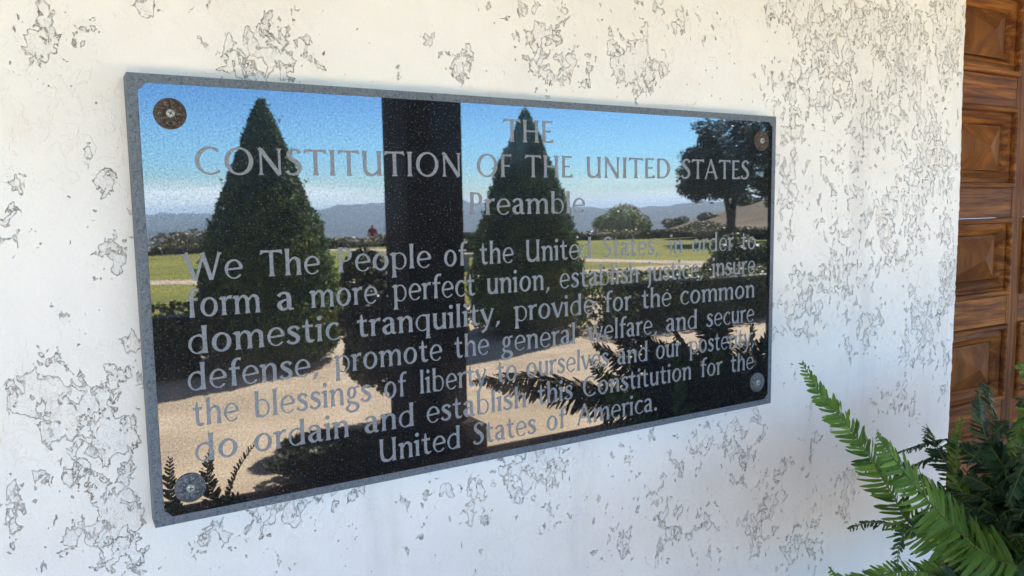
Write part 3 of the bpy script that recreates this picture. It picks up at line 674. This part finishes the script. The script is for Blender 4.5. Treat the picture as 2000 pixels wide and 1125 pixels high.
# --- the big fern in front of the wall, at the right
FC = np.array((1.70, -.52, .72))
pot(FC[0], FC[1], .70, .20, 'tall terracotta pot under the big fern at the right', '')
fern1 = empty('sword_fern', (0, 0, 0)); tag(fern1, 'large green sword fern arching in front of the wall and door at the right', 'fern')
cr0 = tuple(FC)
base = lambda: (FC[0]+random.uniform(-.06, .06), FC[1]+random.uniform(-.06, .06), FC[2])
sd = 100
hero = [
 # (path base->tip, half width, facing, mat)
 ([base(), (1.52, -.43, .93), (1.344, -.325, 1.013), (1.308, -.285, 1.086), (1.271, -.255, 1.163), (1.251, -.225, 1.213), (1.214, -.195, 1.27), (1.19, -.175, 1.325)], .041, (-.25, -1.0, .25), 'fern'),
 ([base(), (1.50, -.47, .93), (1.361, -.435, 1.008), (1.298, -.415, 1.061), (1.22, -.405, 1.129), (1.162, -.395, 1.19), (1.11, -.385, 1.251)], .055, (-.15, -1.0, .35), 'fern'),
 ([base(), (1.55, -.42, .93), (1.484, -.325, 1.052), (1.522, -.285, 1.095), (1.557, -.265, 1.136), (1.573, -.265, 1.180)], .024, (-.5, -1, .1), 'fern'),
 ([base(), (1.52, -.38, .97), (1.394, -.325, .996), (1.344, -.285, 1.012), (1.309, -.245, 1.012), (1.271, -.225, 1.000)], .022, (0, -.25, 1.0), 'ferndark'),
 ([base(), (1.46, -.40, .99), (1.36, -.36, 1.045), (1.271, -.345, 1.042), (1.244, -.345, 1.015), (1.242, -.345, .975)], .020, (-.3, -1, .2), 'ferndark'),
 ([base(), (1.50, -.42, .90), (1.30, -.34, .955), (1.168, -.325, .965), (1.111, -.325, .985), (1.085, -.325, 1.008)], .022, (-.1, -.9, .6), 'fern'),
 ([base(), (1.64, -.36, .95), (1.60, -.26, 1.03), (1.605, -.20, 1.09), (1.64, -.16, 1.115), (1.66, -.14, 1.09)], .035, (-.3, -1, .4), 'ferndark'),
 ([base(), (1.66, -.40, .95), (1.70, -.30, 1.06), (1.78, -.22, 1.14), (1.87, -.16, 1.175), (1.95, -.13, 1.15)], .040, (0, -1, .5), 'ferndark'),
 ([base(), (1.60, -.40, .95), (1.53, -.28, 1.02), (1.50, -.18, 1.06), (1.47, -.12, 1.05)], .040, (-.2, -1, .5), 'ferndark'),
 ([base(), (1.62, -.42, .98), (1.56, -.36, 1.10), (1.55, -.32, 1.17), (1.60, -.28, 1.235)], .036, (-.4, -1, .2), 'ferndark'),
 ([base(), (1.70, -.46, 1.00), (1.68, -.42, 1.14), (1.66, -.38, 1.24), (1.62, -.34, 1.30)], .038, (-.4, -1, .2), 'fern'),
 # fronds reaching out over the porch: seen only in the plaque
 ([base(), (1.50, -.56, 1.00), (1.30, -.62, 1.10), (1.10, -.66, 1.155), (.935, -.68, 1.160)], .060, (0, .55, 1), 'ferndark'),
 ([base(), (1.52, -.60, .97), (1.36, -.68, 1.04), (1.20, -.72, 1.09), (1.02, -.74, 1.125)], .060, (0, .65, 1), 'ferndark'),
 ([base(), (1.52, -.54, 1.02), (1.40, -.56, 1.14), (1.30, -.55, 1.22), (1.225, -.53, 1.255)], .042, (.2, .9, .5), 'ferndark'),
 ([base(), (1.58, -.62, 1.02), (1.50, -.66, 1.15), (1.42, -.68, 1.25), (1.36, -.68, 1.285)], .044, (.2, .9, .5), 'ferndark'),
]
for i, (p, hw, sdir, mt) in enumerate(hero):
    frond('frond', p, hw, fern1, M[mt], side=sdir, seed=200+i)
rr = np.random.default_rng(5)
fill = [((1.60, -.34, 1.10), .04), ((1.52, -.32, 1.08), .035), ((1.57, -.26, 1.12), .04), ((1.48, -.36, 1.04), .04), ((1.66, -.30, 1.16), .04), ((1.74, -.30, 1.20), .04),
        ((1.46, -.42, 1.00), .045), ((1.40, -.44, .96), .045), ((1.50, -.44, 1.06), .045), ((1.56, -.46, 1.12), .045), ((1.62, -.46, 1.16), .045), ((1.36, -.38, .94), .04), ((1.44, -.30, 1.0), .04), ((1.82, -.34, 1.18), .04), ((1.54, -.40, 1.0), .045)]
for i, (e, hw) in enumerate(fill):
    b0 = base(); m = (b0[0]*.45+e[0]*.55, b0[1]*.45+e[1]*.55, max(e[2], .95)*.92)
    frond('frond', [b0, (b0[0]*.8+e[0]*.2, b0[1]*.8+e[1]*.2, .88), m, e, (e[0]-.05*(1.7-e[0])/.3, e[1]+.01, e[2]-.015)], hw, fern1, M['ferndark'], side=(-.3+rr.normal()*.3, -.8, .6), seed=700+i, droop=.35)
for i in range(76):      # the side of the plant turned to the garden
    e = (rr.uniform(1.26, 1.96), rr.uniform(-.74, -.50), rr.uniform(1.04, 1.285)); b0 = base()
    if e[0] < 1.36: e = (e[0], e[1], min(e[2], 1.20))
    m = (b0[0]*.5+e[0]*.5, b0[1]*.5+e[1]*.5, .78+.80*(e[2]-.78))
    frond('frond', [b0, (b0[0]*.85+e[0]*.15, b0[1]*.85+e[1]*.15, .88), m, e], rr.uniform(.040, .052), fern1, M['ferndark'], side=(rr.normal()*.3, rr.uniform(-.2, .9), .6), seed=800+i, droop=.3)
for i in range(46):
    az = rr.uniform(0, 2*math.pi)
    L = rr.uniform(.16, .42); c = (FC[0]+.05*math.cos(az), FC[1]+.05*math.sin(az), FC[2])
    ex = c[0]+math.cos(az)*L; ey = c[1]+math.sin(az)*L
    if ey > -.10: L *= (-.12 - c[1])/(ey - c[1]) if ey > c[1] else 1
    if ex < 1.38: L = (c[0]-1.42)/abs(math.cos(az))*.95
    rise = rr.uniform(.34, .56) if L < .3 else rr.uniform(.25, .45)
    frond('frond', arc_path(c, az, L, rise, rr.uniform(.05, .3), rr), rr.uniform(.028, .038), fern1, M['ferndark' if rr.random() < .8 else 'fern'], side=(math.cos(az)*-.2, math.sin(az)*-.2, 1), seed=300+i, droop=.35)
# --- lower fern under the plaque (its tips show in the lower left of the polished face)
F2 = np.array((.33, -.60, .60))
pot(F2[0], F2[1], .58, .17, 'smaller terracotta pot below the frame, left of the big fern', '')
fern2 = empty('sword_fern', (0, 0, 0)); tag(fern2, 'smaller fern reflected as dark frond tips at the lower left of the plaque', 'fern')
h2 = [([tuple(F2), (.30, -.60, .82), (.262, -.60, .99), (.250, -.61, 1.06), (.262, -.62, 1.105)], .026, (0, 1, .1)),
      ([tuple(F2), (.30, -.60, .80), (.285, -.60, .96), (.31, -.61, 1.05), (.365, -.63, 1.112)], .016, (.9, .5, .1)),
      ([tuple(F2), (.25, -.60, .80), (.19, -.60, .95), (.175, -.61, 1.05), (.180, -.62, 1.105)], .022, (0, 1, .1)),
      ([tuple(F2), (.36, -.60, .80), (.33, -.60, .93), (.31, -.60, .985), (.26, -.60, 1.00)], .030, (0, 1, .3)),
      ([tuple(F2), (.28, -.58, .80), (.25, -.56, .93), (.22, -.56, .985), (.20, -.56, 1.0)], .030, (0, 1, .3))]
for i, (p, hw, sdir) in enumerate(h2): frond('frond', p, hw, fern2, M['ferndark'], side=sdir, seed=500+i)
for i in range(16):
    az = rr.uniform(0, 2*math.pi); c = tuple(F2)
    frond('frond', arc_path(c, az, rr.uniform(.12, .26), rr.uniform(.22, .38), rr.uniform(.05, .2), rr), rr.uniform(.026, .038), fern2, M['ferndark'], side=(0, 0, 1), seed=520+i, droop=.35)

# ================================================================ garden in front of the porch (seen in the plaque)
def Y(v): return 1.125 - v            # distance from the camera plane, measured through the mirror -> world y
def sheet(name, pts, z, mat, thick=None, kind='structure'):
    bm = bmesh.new(); vs = [bm.verts.new((x, Y(y), z)) for x, y in pts]; f = bm.faces.new(vs)
    if f.normal.z < 0: f.normal_flip()
    if thick:
        r = bmesh.ops.extrude_face_region(bm, geom=[f]); v2 = [v for v in r['geom'] if isinstance(v, bmesh.types.BMVert)]
        bmesh.ops.translate(bm, verts=v2, vec=(0, 0, -thick))
    bmesh.ops.triangulate(bm, faces=[f for f in bm.faces if len(f.verts) > 4])
    return tag(mesh_bm(name, bm, mat), kind=kind)
sheet('gravel_court', [(-34, 4.54), (46, 4.54), (46, 40), (-34, 40)], -.02, M['gravel'])
# lawn
sheet('lawn', [(-34, 11.6), (1.5, 11.6), (2.4, 11.45), (12, 11.45), (46, 11.45), (46, 36), (34, 34.5), (24, 31.5), (13, 34), (3, 34), (-34, 34)], .012, M['lawn'], .05)
def ribbon(name, pts, w, z, mat):
    P = [np.array(p, float) for p in pts]; out = []
    for i in range(len(P)-1):
        p0 = P[max(i-1, 0)]; p1 = P[i]; p2 = P[i+1]; p3 = P[min(i+2, len(P)-1)]
        for k in range(8):
            t = k/8; out.append(.5*((2*p1)+(-p0+p2)*t+(2*p0-5*p1+4*p2-p3)*t*t+(-p0+3*p1-3*p2+p3)*t**3))
    out.append(P[-1]); V = []; F = []
    r = np.random.default_rng(3)
    for i, p in enumerate(out):
        t = out[min(i+1, len(out)-1)] - out[max(i-1, 0)]; t /= np.linalg.norm(t); n = np.array((-t[1], t[0]))
        ww = w*.5*(1 + .05*r.normal())
        for q in (p+n*ww, p-n*ww): V.append((q[0], Y(q[1]), z))
    for i in range(len(out)-1): F.append((2*i, 2*i+1, 2*i+3, 2*i+2))
    o = mesh_np(name, V, F, mat); return tag(o, kind='structure')
ribbon('gravel_path', [(-30, 21.5), (-4, 20.8), (1.95, 20.0), (5.5, 16.6), (8.4, 16.25), (11.4, 15.65), (14.5, 15.4), (17.4, 14.6), (24, 12.4)], 1.15, .016, M['gravel'])
ribbon('gravel_path_branch', [(17.0, 14.9), (15.6, 16.6), (14.1, 19.2), (12.9, 22.5), (11.9, 27), (11.1, 31.0), (6, 33.4)], 1.25, .020, M['gravel'])
ribbon('gravel_walk', [(-12, 11.25), (2, 11.2), (8, 11.2), (14, 11.2)], .5, .016, M['gravel'])

def leaf_mesh(name, P, N, size, mat, parent, asp=.6, val=None, seed=0, jit=.8):
    r = np.random.default_rng(seed); n = len(P)
    N = N + r.normal(0, jit, (n, 3)); N /= np.linalg.norm(N, axis=1, keepdims=True)
    a = np.cross(N, r.normal(0, 1, (n, 3))); a /= np.linalg.norm(a, axis=1, keepdims=True); b = np.cross(N, a)
    s = (size*r.uniform(.6, 1.3, n))[:, None]
    V = np.stack([P - a*s, P + b*s*asp, P + a*s, P - b*s*asp], 1).reshape(-1, 3)
    F = np.arange(4*n).reshape(n, 4)
    if val is None: val = np.clip(r.normal(.4, .2, n), 0, 1)
    return mesh_np(name, V, F, mat, parent, attr={'leafv': np.repeat(val, 4)})
def lump(P, f, seed):
    """smooth pseudo noise for clumping"""
    r = np.random.default_rng(seed); v = np.zeros(len(P))
    for k in range(10):
        d = r.normal(0, 1, 3)*f; v += np.sin(P@d + r.uniform(0, 6.28))
    return v/3.2
def cone_tree(x, y, h, R, label, seed, n=30000, group='cone-clipped cypresses in the court'):
    t = empty('cone_cypress', (x, Y(y), -.02)); tag(t, label, 'tree', group)
    r = np.random.default_rng(seed)
    u = r.uniform(0, 1, n*3); u = u[r.uniform(0, 1, n*3) < (1-u**1.9)+.08]; u = np.resize(u, n); u[:n//9] = r.uniform(.6, 1, n//9)
    th = r.uniform(0, 2*math.pi, n)
    def rad(u): return R*np.clip(.86 + 1.1*u, 0, 1)*(1-np.clip(u, 0, 1)**1.75) + .03
    rr_ = rad(u); z = .10 + u*(h-.10)
    P = np.stack([rr_*np.cos(th), rr_*np.sin(th), z], 1)
    l = lump(P, 5, seed) ; l2 = lump(P, 14, seed+1)
    k = 1 + .05*l + .035*l2 - r.uniform(0, .12, n)
    P[:, 0] *= k; P[:, 1] *= k; P[:, 2] += r.normal(0, .02, n)
    N = np.stack([np.cos(th), np.sin(th), np.full(n, .35)], 1)
    val = np.clip(.38 + .22*l + .12*r.normal(0, 1, n) + .22*(l2 > .6), 0, 1)
    leaf_mesh('crown', P, N, .029, M['cypress'], t, .45, val, seed)
    # loose sprigs breaking the outline
    m = 110; u = np.clip(r.uniform(0, 1.02, m), 0, 1); th = r.uniform(0, 2*math.pi, m); S_ = []; SN = []
    for i in range(m):
        p = np.array((rad(u[i])*math.cos(th[i]), rad(u[i])*math.sin(th[i]), .1+u[i]*(h-.1))); dd = np.array((math.cos(th[i])*.6, math.sin(th[i])*.6, .9))
        Ls = r.uniform(.02, .08)*(1.3 if u[i] > .9 else 1)
        for q in np.linspace(0, Ls, 7): S_.append(p + dd*q + r.normal(0, .008, 3)); SN.append(r.normal(0, 1, 3))
    leaf_mesh('sprigs', np.array(S_), np.array(SN), .020, M['cypress'], t, .5, None, seed+2)
    zc = np.linspace(.12, h-.15, 12); V = []; F = []; nn = 24
    for zi in zc:
        rk = rad(np.array([(zi-.1)/(h-.1)]))[0]*.82
        for j in range(nn): a = 2*math.pi*j/nn; V.append((rk*math.cos(a), rk*math.sin(a), zi))
    for i in range(11):
        for j in range(nn): F.append((i*nn+j, i*nn+(j+1) % nn, (i+1)*nn+(j+1) % nn, (i+1)*nn+j))
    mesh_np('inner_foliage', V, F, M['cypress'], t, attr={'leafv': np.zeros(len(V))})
    Vt, Ft = tube([(0, 0, 0), (0, 0, h*.8)], [.07, .02]); mesh_np('trunk', Vt, Ft, M['bark'], t)
    return t
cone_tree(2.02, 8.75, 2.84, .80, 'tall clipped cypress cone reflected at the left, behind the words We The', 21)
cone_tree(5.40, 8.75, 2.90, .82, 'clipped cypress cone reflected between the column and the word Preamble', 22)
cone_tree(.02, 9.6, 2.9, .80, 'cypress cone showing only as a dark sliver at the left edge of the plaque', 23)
# light mulch rings at the foot of the cones
def hedge(name, pts, h, w, label, mat, seed, size=.03, dens=900, group=None, wob=.04, zb=-.02):
    """clipped hedge following pts (X, distance)"""
    t = empty(name, (pts[0][0], Y(pts[0][1]), zb)); tag(t, label, 'hedge', group); r = np.random.default_rng(seed)
    P = []; N = []; core = []; ends_ = [pts[0], pts[-1]]
    for (x0, y0), (x1, y1) in zip(pts[:-1], pts[1:]):
        a = np.array((x0, Y(y0))); b = np.array((x1, Y(y1))); L = np.linalg.norm(b-a); tt = (b-a)/L; nn = np.array((-tt[1], tt[0]))
        m = int(dens*L*(2*h+w)); s = r.uniform(-w*.3, L+w*.3, m); q = r.uniform(0, 2*h+w, m)
        off = np.where(q < h, -w/2, np.where(q > h+w, w/2, q-h-w/2)); zz = np.where(q < h, q, np.where(q > h+w, 2*h+w-q, h))
        sidev = np.where(q < h, -1, np.where(q > h+w, 1, 0))
        wv = np.sin(s*3.1+seed)*.5 + np.sin(s*7.3)*.3 + np.sin(s*1.3+2)*.5
        off = off*(1+wob*wv) + r.normal(0, .03, m)*(sidev != 0); zz = zz*(1+wob*wv*1.2) + r.normal(0, .02, m)
        xy = a[None] + tt[None]*s[:, None] + nn[None]*off[:, None]
        P.append(np.column_stack([xy, zz])); N.append(np.column_stack([nn[0]*sidev, nn[1]*sidev, (sidev == 0)*1.0]))
        for e_, d_ in (((x0, y0), -1), ((x1, y1), 1)):
            if e_ in ends_:
                m2_ = int(dens*1.3*w*h); c_ = np.array((e_[0], Y(e_[1]))) + tt*d_*w*.28
                xy2 = c_[None] + nn[None]*r.uniform(-w/2, w/2, m2_)[:, None] + tt[None]*r.normal(0, .04, m2_)[:, None]
                P.append(np.column_stack([xy2, r.uniform(0, h, m2_)])); N.append(np.tile((tt[0]*d_, tt[1]*d_, 0), (m2_, 1)))
        if (x0, y0) == ends_[0]: a = a + tt*w*.05
        if (x1, y1) == ends_[1]: b = b - tt*w*.05
        ci = .36*w; core.append(([(a[0]-nn[0]*ci, a[1]-nn[1]*ci, 0), (b[0]-nn[0]*ci, b[1]-nn[1]*ci, 0), (b[0]+nn[0]*ci, b[1]+nn[1]*ci, 0), (a[0]+nn[0]*ci, a[1]+nn[1]*ci, 0),
              (a[0]-nn[0]*ci, a[1]-nn[1]*ci, h*.86), (b[0]-nn[0]*ci, b[1]-nn[1]*ci, h*.86), (b[0]+nn[0]*ci, b[1]+nn[1]*ci, h*.86), (a[0]+nn[0]*ci, a[1]+nn[1]*ci, h*.86)],
              [(0, 1, 5, 4), (1, 2, 6, 5), (2, 3, 7, 6), (3, 0, 4, 7), (4, 5, 6, 7)]))
    P = np.concatenate(P); N = np.concatenate(N); off3 = np.array((pts[0][0], Y(pts[0][1]), 0)); P = P - off3
    val = np.clip(.42 + .2*lump(P, 4, seed) + .14*r.normal(0, 1, len(P)), 0, 1)
    leaf_mesh('foliage', P, N, size, mat, t, .7, val, seed)
    Vc, Fc = join_vf(core); mesh_np('inner_foliage', Vc - off3, Fc, mat, t, attr={'leafv': np.zeros(len(Vc))})
    return t
hedge('clipped_hedge', [(-6, 8.45), (1.22, 8.45)], .70, .55, 'low clipped box hedge left of the cypress cone', M['boxleaf'], 31, dens=700, group='low box hedges edging the court')
hedge('clipped_hedge', [(6.45, 8.2), (15, 8.2)], .70, .95, 'low clipped box hedge right of the second cypress cone', M['boxleaf'], 32, dens=520, group='low box hedges edging the court')
hedge('scrub_hedge', [(-14, 36), (2.2, 33.6), (9.2, 34.4)], .38, 1.0, 'dark scrubby hedge along the far edge of the lawn, left of the column', M['scrub'], 33, size=.08, dens=110, wob=.16, group='scrubby hedges along the far lawn edge')
hedge('scrub_hedge', [(9.6, 33.5), (13.5, 34.0), (20.5, 32.4), (26, 31), (31, 30), (38, 29)], .42, 1.2, 'brownish scrubby hedge along the far lawn edge, under the reflected oak', M['scrub'], 34, size=.08, dens=110, wob=.18, group='scrubby hedges along the far lawn edge')
def bush(name, x, y, z, rx, rz, label, mat, seed, n, size, cat='shrub', lobes=9, stems=False, zc=None, group=None, low=0.0, ry=None):
    t = empty(name, (x, Y(y), z)); tag(t, label, cat, group); r = np.random.default_rng(seed)
    ry = ry or rx; zc = rz if zc is None else zc; P = []; N = []
    for i in range(lobes):
        if i == 0: c = np.zeros(3); s = .82
        else:
            a = r.uniform(0, 6.28); e = r.uniform(-.5, 1.0); c = np.array((math.cos(a)*.55, math.sin(a)*.55, e*.62)); s = r.uniform(.34, .52)
        m = int(n/lobes*(2.2 if i == 0 else 1)); d = r.normal(0, 1, (m, 3)); d /= np.linalg.norm(d, axis=1, keepdims=True)
        q = c + d*s*(1-r.uniform(0, .35, m)**1.5)[:, None]; P.append(q); N.append(d)
    P = np.concatenate(P); N = np.concatenate(N); P = P*np.array((rx, ry, rz)) + np.array((0, 0, zc))
    keep = (P[:, 2] > low) & (lump(P/rx, 4.5, seed) > -1.25); P = P[keep]; N = N[keep]
    val = np.clip(.42 + .2*lump(P/rx, 3, seed+1) + .15*r.normal(0, 1, len(P)), 0, 1)
    leaf_mesh('foliage', P, N, size, mat, t, .6, val, seed)
    if stems:
        parts = []
        for i in range(stems):
            a = r.uniform(0, 6.28); parts.append(tube([(0, 0, -.02), (.25*rx*math.cos(a), .25*rx*math.sin(a), zc*.5), (.6*rx*math.cos(a), .6*rx*math.sin(a), zc+.2*rz)], [.02*rx/.35, .014*rx/.35, .006*rx/.35]))
        V, F = join_vf(parts); mesh_np('stems', V, F, M['bark'], t, smooth=True)
    return t
bush('bay_shrub', 2.28, 5.55, -.02, .50, .66, 'slender dark shrub standing beside the reflected porch column', M['oakleaf'], 41, 19000, .028, stems=9, zc=.72, low=.06, lobes=14)
bush('shadow_fill_shrub', 1.58, 4.78, -.02, .60, .13, 'added low dark shrub filling out the shadow at the foot of the reflected column, by the porch edge', M['oakleaf'], 48, 12000, .022, zc=.06, low=-.02, lobes=12, ry=.37)  # added shrub, its dark mass fills out the shadow mound by the porch
bush('round_box_shrub', 10.0, 9.0, -.02, .95, .62, 'rounded dark box shrub reflected at the right edge, below the oak', M['boxleaf'], 42, 9000, .035, zc=.52)
bush('sage_bush', 27.3, 34.2, -.45, 1.75, 1.25, 'pale green rounded bush beyond the lawn, left of the reflected oak', M['sage'], 43, 8000, .075, zc=.95, lobes=14, stems=5)
bush('sage_bush', 13.6, 27.0, -.1, 1.1, .45, 'dark green scrub bush beyond the lawn between column and second cone', M['boxleaf'], 44, 3500, .07, zc=.42)
bush('sage_bush', 6.0, 39.5, -.5, 2.2, .9, 'sandy green bush rising over the far hedge at the left', M['scrub'], 45, 4000, .09, zc=.65)
bush('sage_bush', 32.5, 33.0, -.5, 1.6, .75, 'small brown bush just left of the reflected oak trunk', M['scrub'], 46, 3500, .08, zc=.55)

# ---- the oak
def oak(x, y, label, seed):
    t = empty('oak_tree', (x, Y(y), -.05)); tag(t, label, 'tree'); r = np.random.default_rng(seed)
    limbs = []
    tr = tube([(0, 0, -.1), (.02, 0, .5), (.05, .02, 1.0), (.12, .02, 1.4)], [.32, .22, .19, .16], 10)
    ends = []
    for (dx, dy, dz, r0) in ((-1.5, .2, 2.3, .15), (-.5, -.5, 3.3, .15), (.55, .4, 3.5, .16), (1.6, -.2, 2.6, .14), (.1, .9, 2.9, .12)):
        b = np.array((.06, 0, .95 + r.uniform(-.2, .2))); e = b + np.array((dx, dy, dz - .6)); m = b + (e-b)*.45 + np.array((dx*-.12, 0, .25))
        limbs.append(tube([b, m, e], [r0, r0*.7, r0*.3], 8)); ends.append(e)
        for k in range(4):
            q = m + (e-m)*r.uniform(.1, .9); g = q + r.normal(0, .6, 3) + np.array((0, 0, .35)); limbs.append(tube([q, (q+g)/2+r.normal(0, .08, 3), g], [r0*.4, r0*.25, .02], 6)); ends.append(g)
    V, F = join_vf([tr]+limbs); mesh_np('trunk', V, F, M['bark'], t, smooth=True)
    P = []; N = []
    cl = [np.array(c) for c in ((-2.3, 0, 2.6), (-1.9, .3, 3.6), (-2.0, -.4, 3.0), (-1.2, 0, 4.25), (-.4, 0, 3.9), (-1.0, .5, 2.5), (-1.2, -.6, 3.3), (.2, .2, 4.7), (.9, 0, 5.1), (1.6, 0, 4.6), (.6, -.5, 3.9), (2.3, .2, 3.9), (2.6, 0, 3.0), (1.7, .5, 2.9), (1.0, 0, 3.3), (0, .3, 3.1), (2.9, -.2, 2.5), (3.2, 0, 3.6), (-.3, -.4, 2.7), (-2.6, .1, 3.3), (.4, 0, 5.3), (-1.6, .1, 4.7), (2.0, .3, 5.2))]
    for c in cl + ends[:12]:
        for j in range(5):
            cc = c + r.normal(0, .33, 3); s = r.uniform(.28, .55); m = 230
            d = r.normal(0, 1, (m, 3)); d /= np.linalg.norm(d, axis=1, keepdims=True)
            P.append(cc + d*s*(r.uniform(.2, 1, m)**.5)[:, None]*np.array((1.1, 1.1, .8))); N.append(d)
    P = np.concatenate(P); N = np.concatenate(N)
    keep = P[:, 2] > 1.80 + .30*lump(P, 2, 3); P = P[keep]; N = N[keep]
    val = np.clip(.35 + .2*lump(P, 2.2, seed) + .15*r.normal(0, 1, len(P)), 0, 1)
    leaf_mesh('crown', P, N, .075, M['oakleaf'], t, .55, val, seed)
oak(26.0, 24.8, 'dark spreading oak with forked trunk reflected at the right of the plaque', 51)

# ---- stone bench by the path, and a small figure in red far off
b = empty('stone_bench', (8.75, Y(18.2), .012)); tag(b, 'small grey stone bench on the lawn beside the reflected column', 'bench')
box('seat', (-.75, -.24, .36), (.75, .24, .46), M['stone'], b, .02)
for s_ in (-.5, .5): box('leg', (s_-.09, -.19, 0), (s_+.09, .19, .358), M['stone'], b, .015)
pr = empty('person', (16.33, Y(44), -.86)); tag(pr, 'tiny distant person in a red top beyond the far hedge', 'person')
def skin_body(name, verts, edges, radii, mat, parent, lev=1):
    me = bpy.data.meshes.new(name); me.from_pydata(verts, edges, []); o = link(bpy.data.objects.new(name, me), parent); me.materials.append(mat)
    sk = o.modifiers.new('skin', 'SKIN'); 
    for v, r_ in zip(me.skin_vertices[0].data, radii): v.radius = (r_, r_)
    me.skin_vertices[0].data[0].use_root = True
    o.modifiers.new('sub', 'SUBSURF').levels = lev; o.modifiers['sub'].render_levels = lev
    return o
V = [(0,0,.92),(0,0,1.15),(0,0,1.38),(0,0,1.48),(0,0,1.60),(0,.01,1.70),(-.19,0,1.40),(-.26,.02,1.14),(-.24,-.10,.93),(.19,0,1.40),(.26,.02,1.14),(.24,-.10,.93),(-.10,0,.86),(-.11,-.02,.48),(-.11,.02,.08),(-.11,-.12,.04),(.10,0,.86),(.12,.05,.48),(.12,.08,.08),(.12,-.06,.04)]
E_ = [(0,1),(1,2),(2,3),(3,4),(4,5),(2,6),(6,7),(7,8),(2,9),(9,10),(10,11),(0,12),(12,13),(13,14),(14,15),(0,16),(16,17),(17,18),(18,19)]
Rr = [.13,.12,.14,.055,.095,.07,.06,.045,.035,.06,.045,.035,.09,.06,.045,.04,.09,.06,.045,.04]
skin_body('body', V, E_, Rr, M['skin'], pr)
skin_body('red_top', [(0,0,.82),(0,0,1.15),(0,0,1.40),(-.19,0,1.41),(-.265,.02,1.14),(.19,0,1.41),(.265,.02,1.14)], [(0,1),(1,2),(2,3),(3,4),(2,5),(5,6)], [.17,.15,.165,.085,.065,.085,.065], M['red'], pr)
skin_body('trousers', [(0,0,.90),(-.10,0,.84),(-.11,-.02,.48),(-.11,.02,.12),(.10,0,.84),(.12,.05,.48),(.12,.08,.12)], [(0,1),(1,2),(2,3),(0,4),(4,5),(5,6)], [.145,.11,.08,.065,.11,.08,.065], M['pale'], pr)

# ---- land falling away, dry hill and far mountains
def terrain():
    na, nr = 400, 170
    az = np.radians(np.linspace(-80, 108, na)); rad = 38*np.exp(np.linspace(0, math.log(5200/38), nr))
    A, R = np.meshgrid(az, rad); X = R*np.sin(A); D = R*np.cos(A)
    Q = np.stack([X.ravel(), D.ravel(), np.zeros(X.size)], 1)
    def nz(f, s, o=5):
        v = np.zeros(len(Q)); amp = 1
        for k in range(o): v += amp*lump(Q, f*2**k, s+k); amp *= .5
        return v.reshape(X.shape)
    drop = np.interp(R, [38, 42, 60, 120, 300, 700, 1500, 2400, 5200], [-.5, -.99, -3.0, -12, -34, -75, -110, -110, -60])
    deg = np.degrees(A)
    # mountain ridges
    rid = np.interp(deg, [-38, 4, 9, 14, 19, 24, 30, 36, 42, 48, 60, 84], [-50, -34, -26, -22, -2, -10, 6, 2, 14, 22, 30, 40])
    prof = np.exp(-((R-3300)/900)**2); prof2 = np.exp(-((R-2100)/420)**2)
    Z = drop + prof*(rid+96 + 26*nz(.0045, 1, 6)) + prof2*(30 + 22*nz(.008, 9)) + np.where(R > 200, 1.2, .12)*nz(.02, 5, 3)*np.clip(R/400, .2, 3)
    # dry hill on the right
    hill = np.exp(-((R-112)/44)**2)*np.interp(deg, [34, 38, 40, 42, 46, 50, 56, 70, 84], [0, 2.5, 5.0, 8.6, 11.0, 12.8, 14.5, 17, 17])
    Z = Z + hill + .25*nz(.09, 20, 4)*np.exp(-((R-110)/60)**2)
    V = np.stack([X.ravel(), (1.125-D).ravel(), Z.ravel()], 1)
    idx = np.arange(nr*na).reshape(nr, na); F = np.stack([idx[:-1, :-1], idx[1:, :-1], idx[1:, 1:], idx[:-1, 1:]], -1).reshape(-1, 4)
    def height(xx, dd):
        rr2 = math.hypot(xx, dd); aa = math.atan2(xx, dd); i = int(np.argmin(abs(rad-rr2))); j = int(np.argmin(abs(az-aa))); return float(Z[i, j])
    k = (nr*0 + np.searchsorted(rad, 420))
    nf = (k)*(na-1)
    near = mesh_np('dry_hillside', V, F[:nf], M['dryhill'], smooth=True); tag(near, kind='structure')
    far = mesh_np('distant_mountains', V, F[nf:], M['far'], smooth=True); tag(far, kind='structure')
    return height
height = terrain()
# scattered scrub on the hillside
for i, (deg, R_, s, lb) in enumerate([(39.5, 84, 1.5, 'brown scrub bush on the dry hill just left of the oak crown'), (42.5, 96, 1.7, 'widest brown scrub bush on the hill, left of the oak trunk'),
        (44.8, 84, 1.3, 'small scrub bush on the hill close to the left of the oak trunk'), (47.6, 96, 1.7, 'scrub bush on the dry hill just right of the oak trunk'), (49.4, 82, 1.4, 'scrub bush on the dry hill at the plaque edge, right of the oak')]):
    a = math.radians(deg); bush('hill_bush', R_*math.sin(a), R_*math.cos(a), height(R_*math.sin(a), R_*math.cos(a))-.15, s, s*.5, lb, M['scrub'], 60+i, 900, .14, zc=s*.25, lobes=5, group='scrub bushes on the dry hill')
base_land = sheet('valley_floor', [(-9000, -3000), (14000, -3000), (14000, 9000), (-9000, 9000)], -160, M['far'])

# ---- valley haze
HAZE = 1
if HAZE:
    bm = bmesh.new(); add_box(bm, -9500, Y(9500), -161, 14500, 3500, 62)
    hm = bpy.data.materials.new('haze'); hm.use_nodes = True; hn = hm.node_tree.nodes; hn.clear()
    ho = hn.new('ShaderNodeOutputMaterial'); hv = hn.new('ShaderNodeVolumePrincipled')
    hv.inputs['Color'].default_value = (.55, .76, 1, 1); hv.inputs['Density'].default_value = .00017; hv.inputs['Anisotropy'].default_value = .2
    hm.node_tree.links.new(hv.outputs[0], ho.inputs['Volume'])
    hz = mesh_bm('haze', bm, hm); tag(hz, kind='stuff')
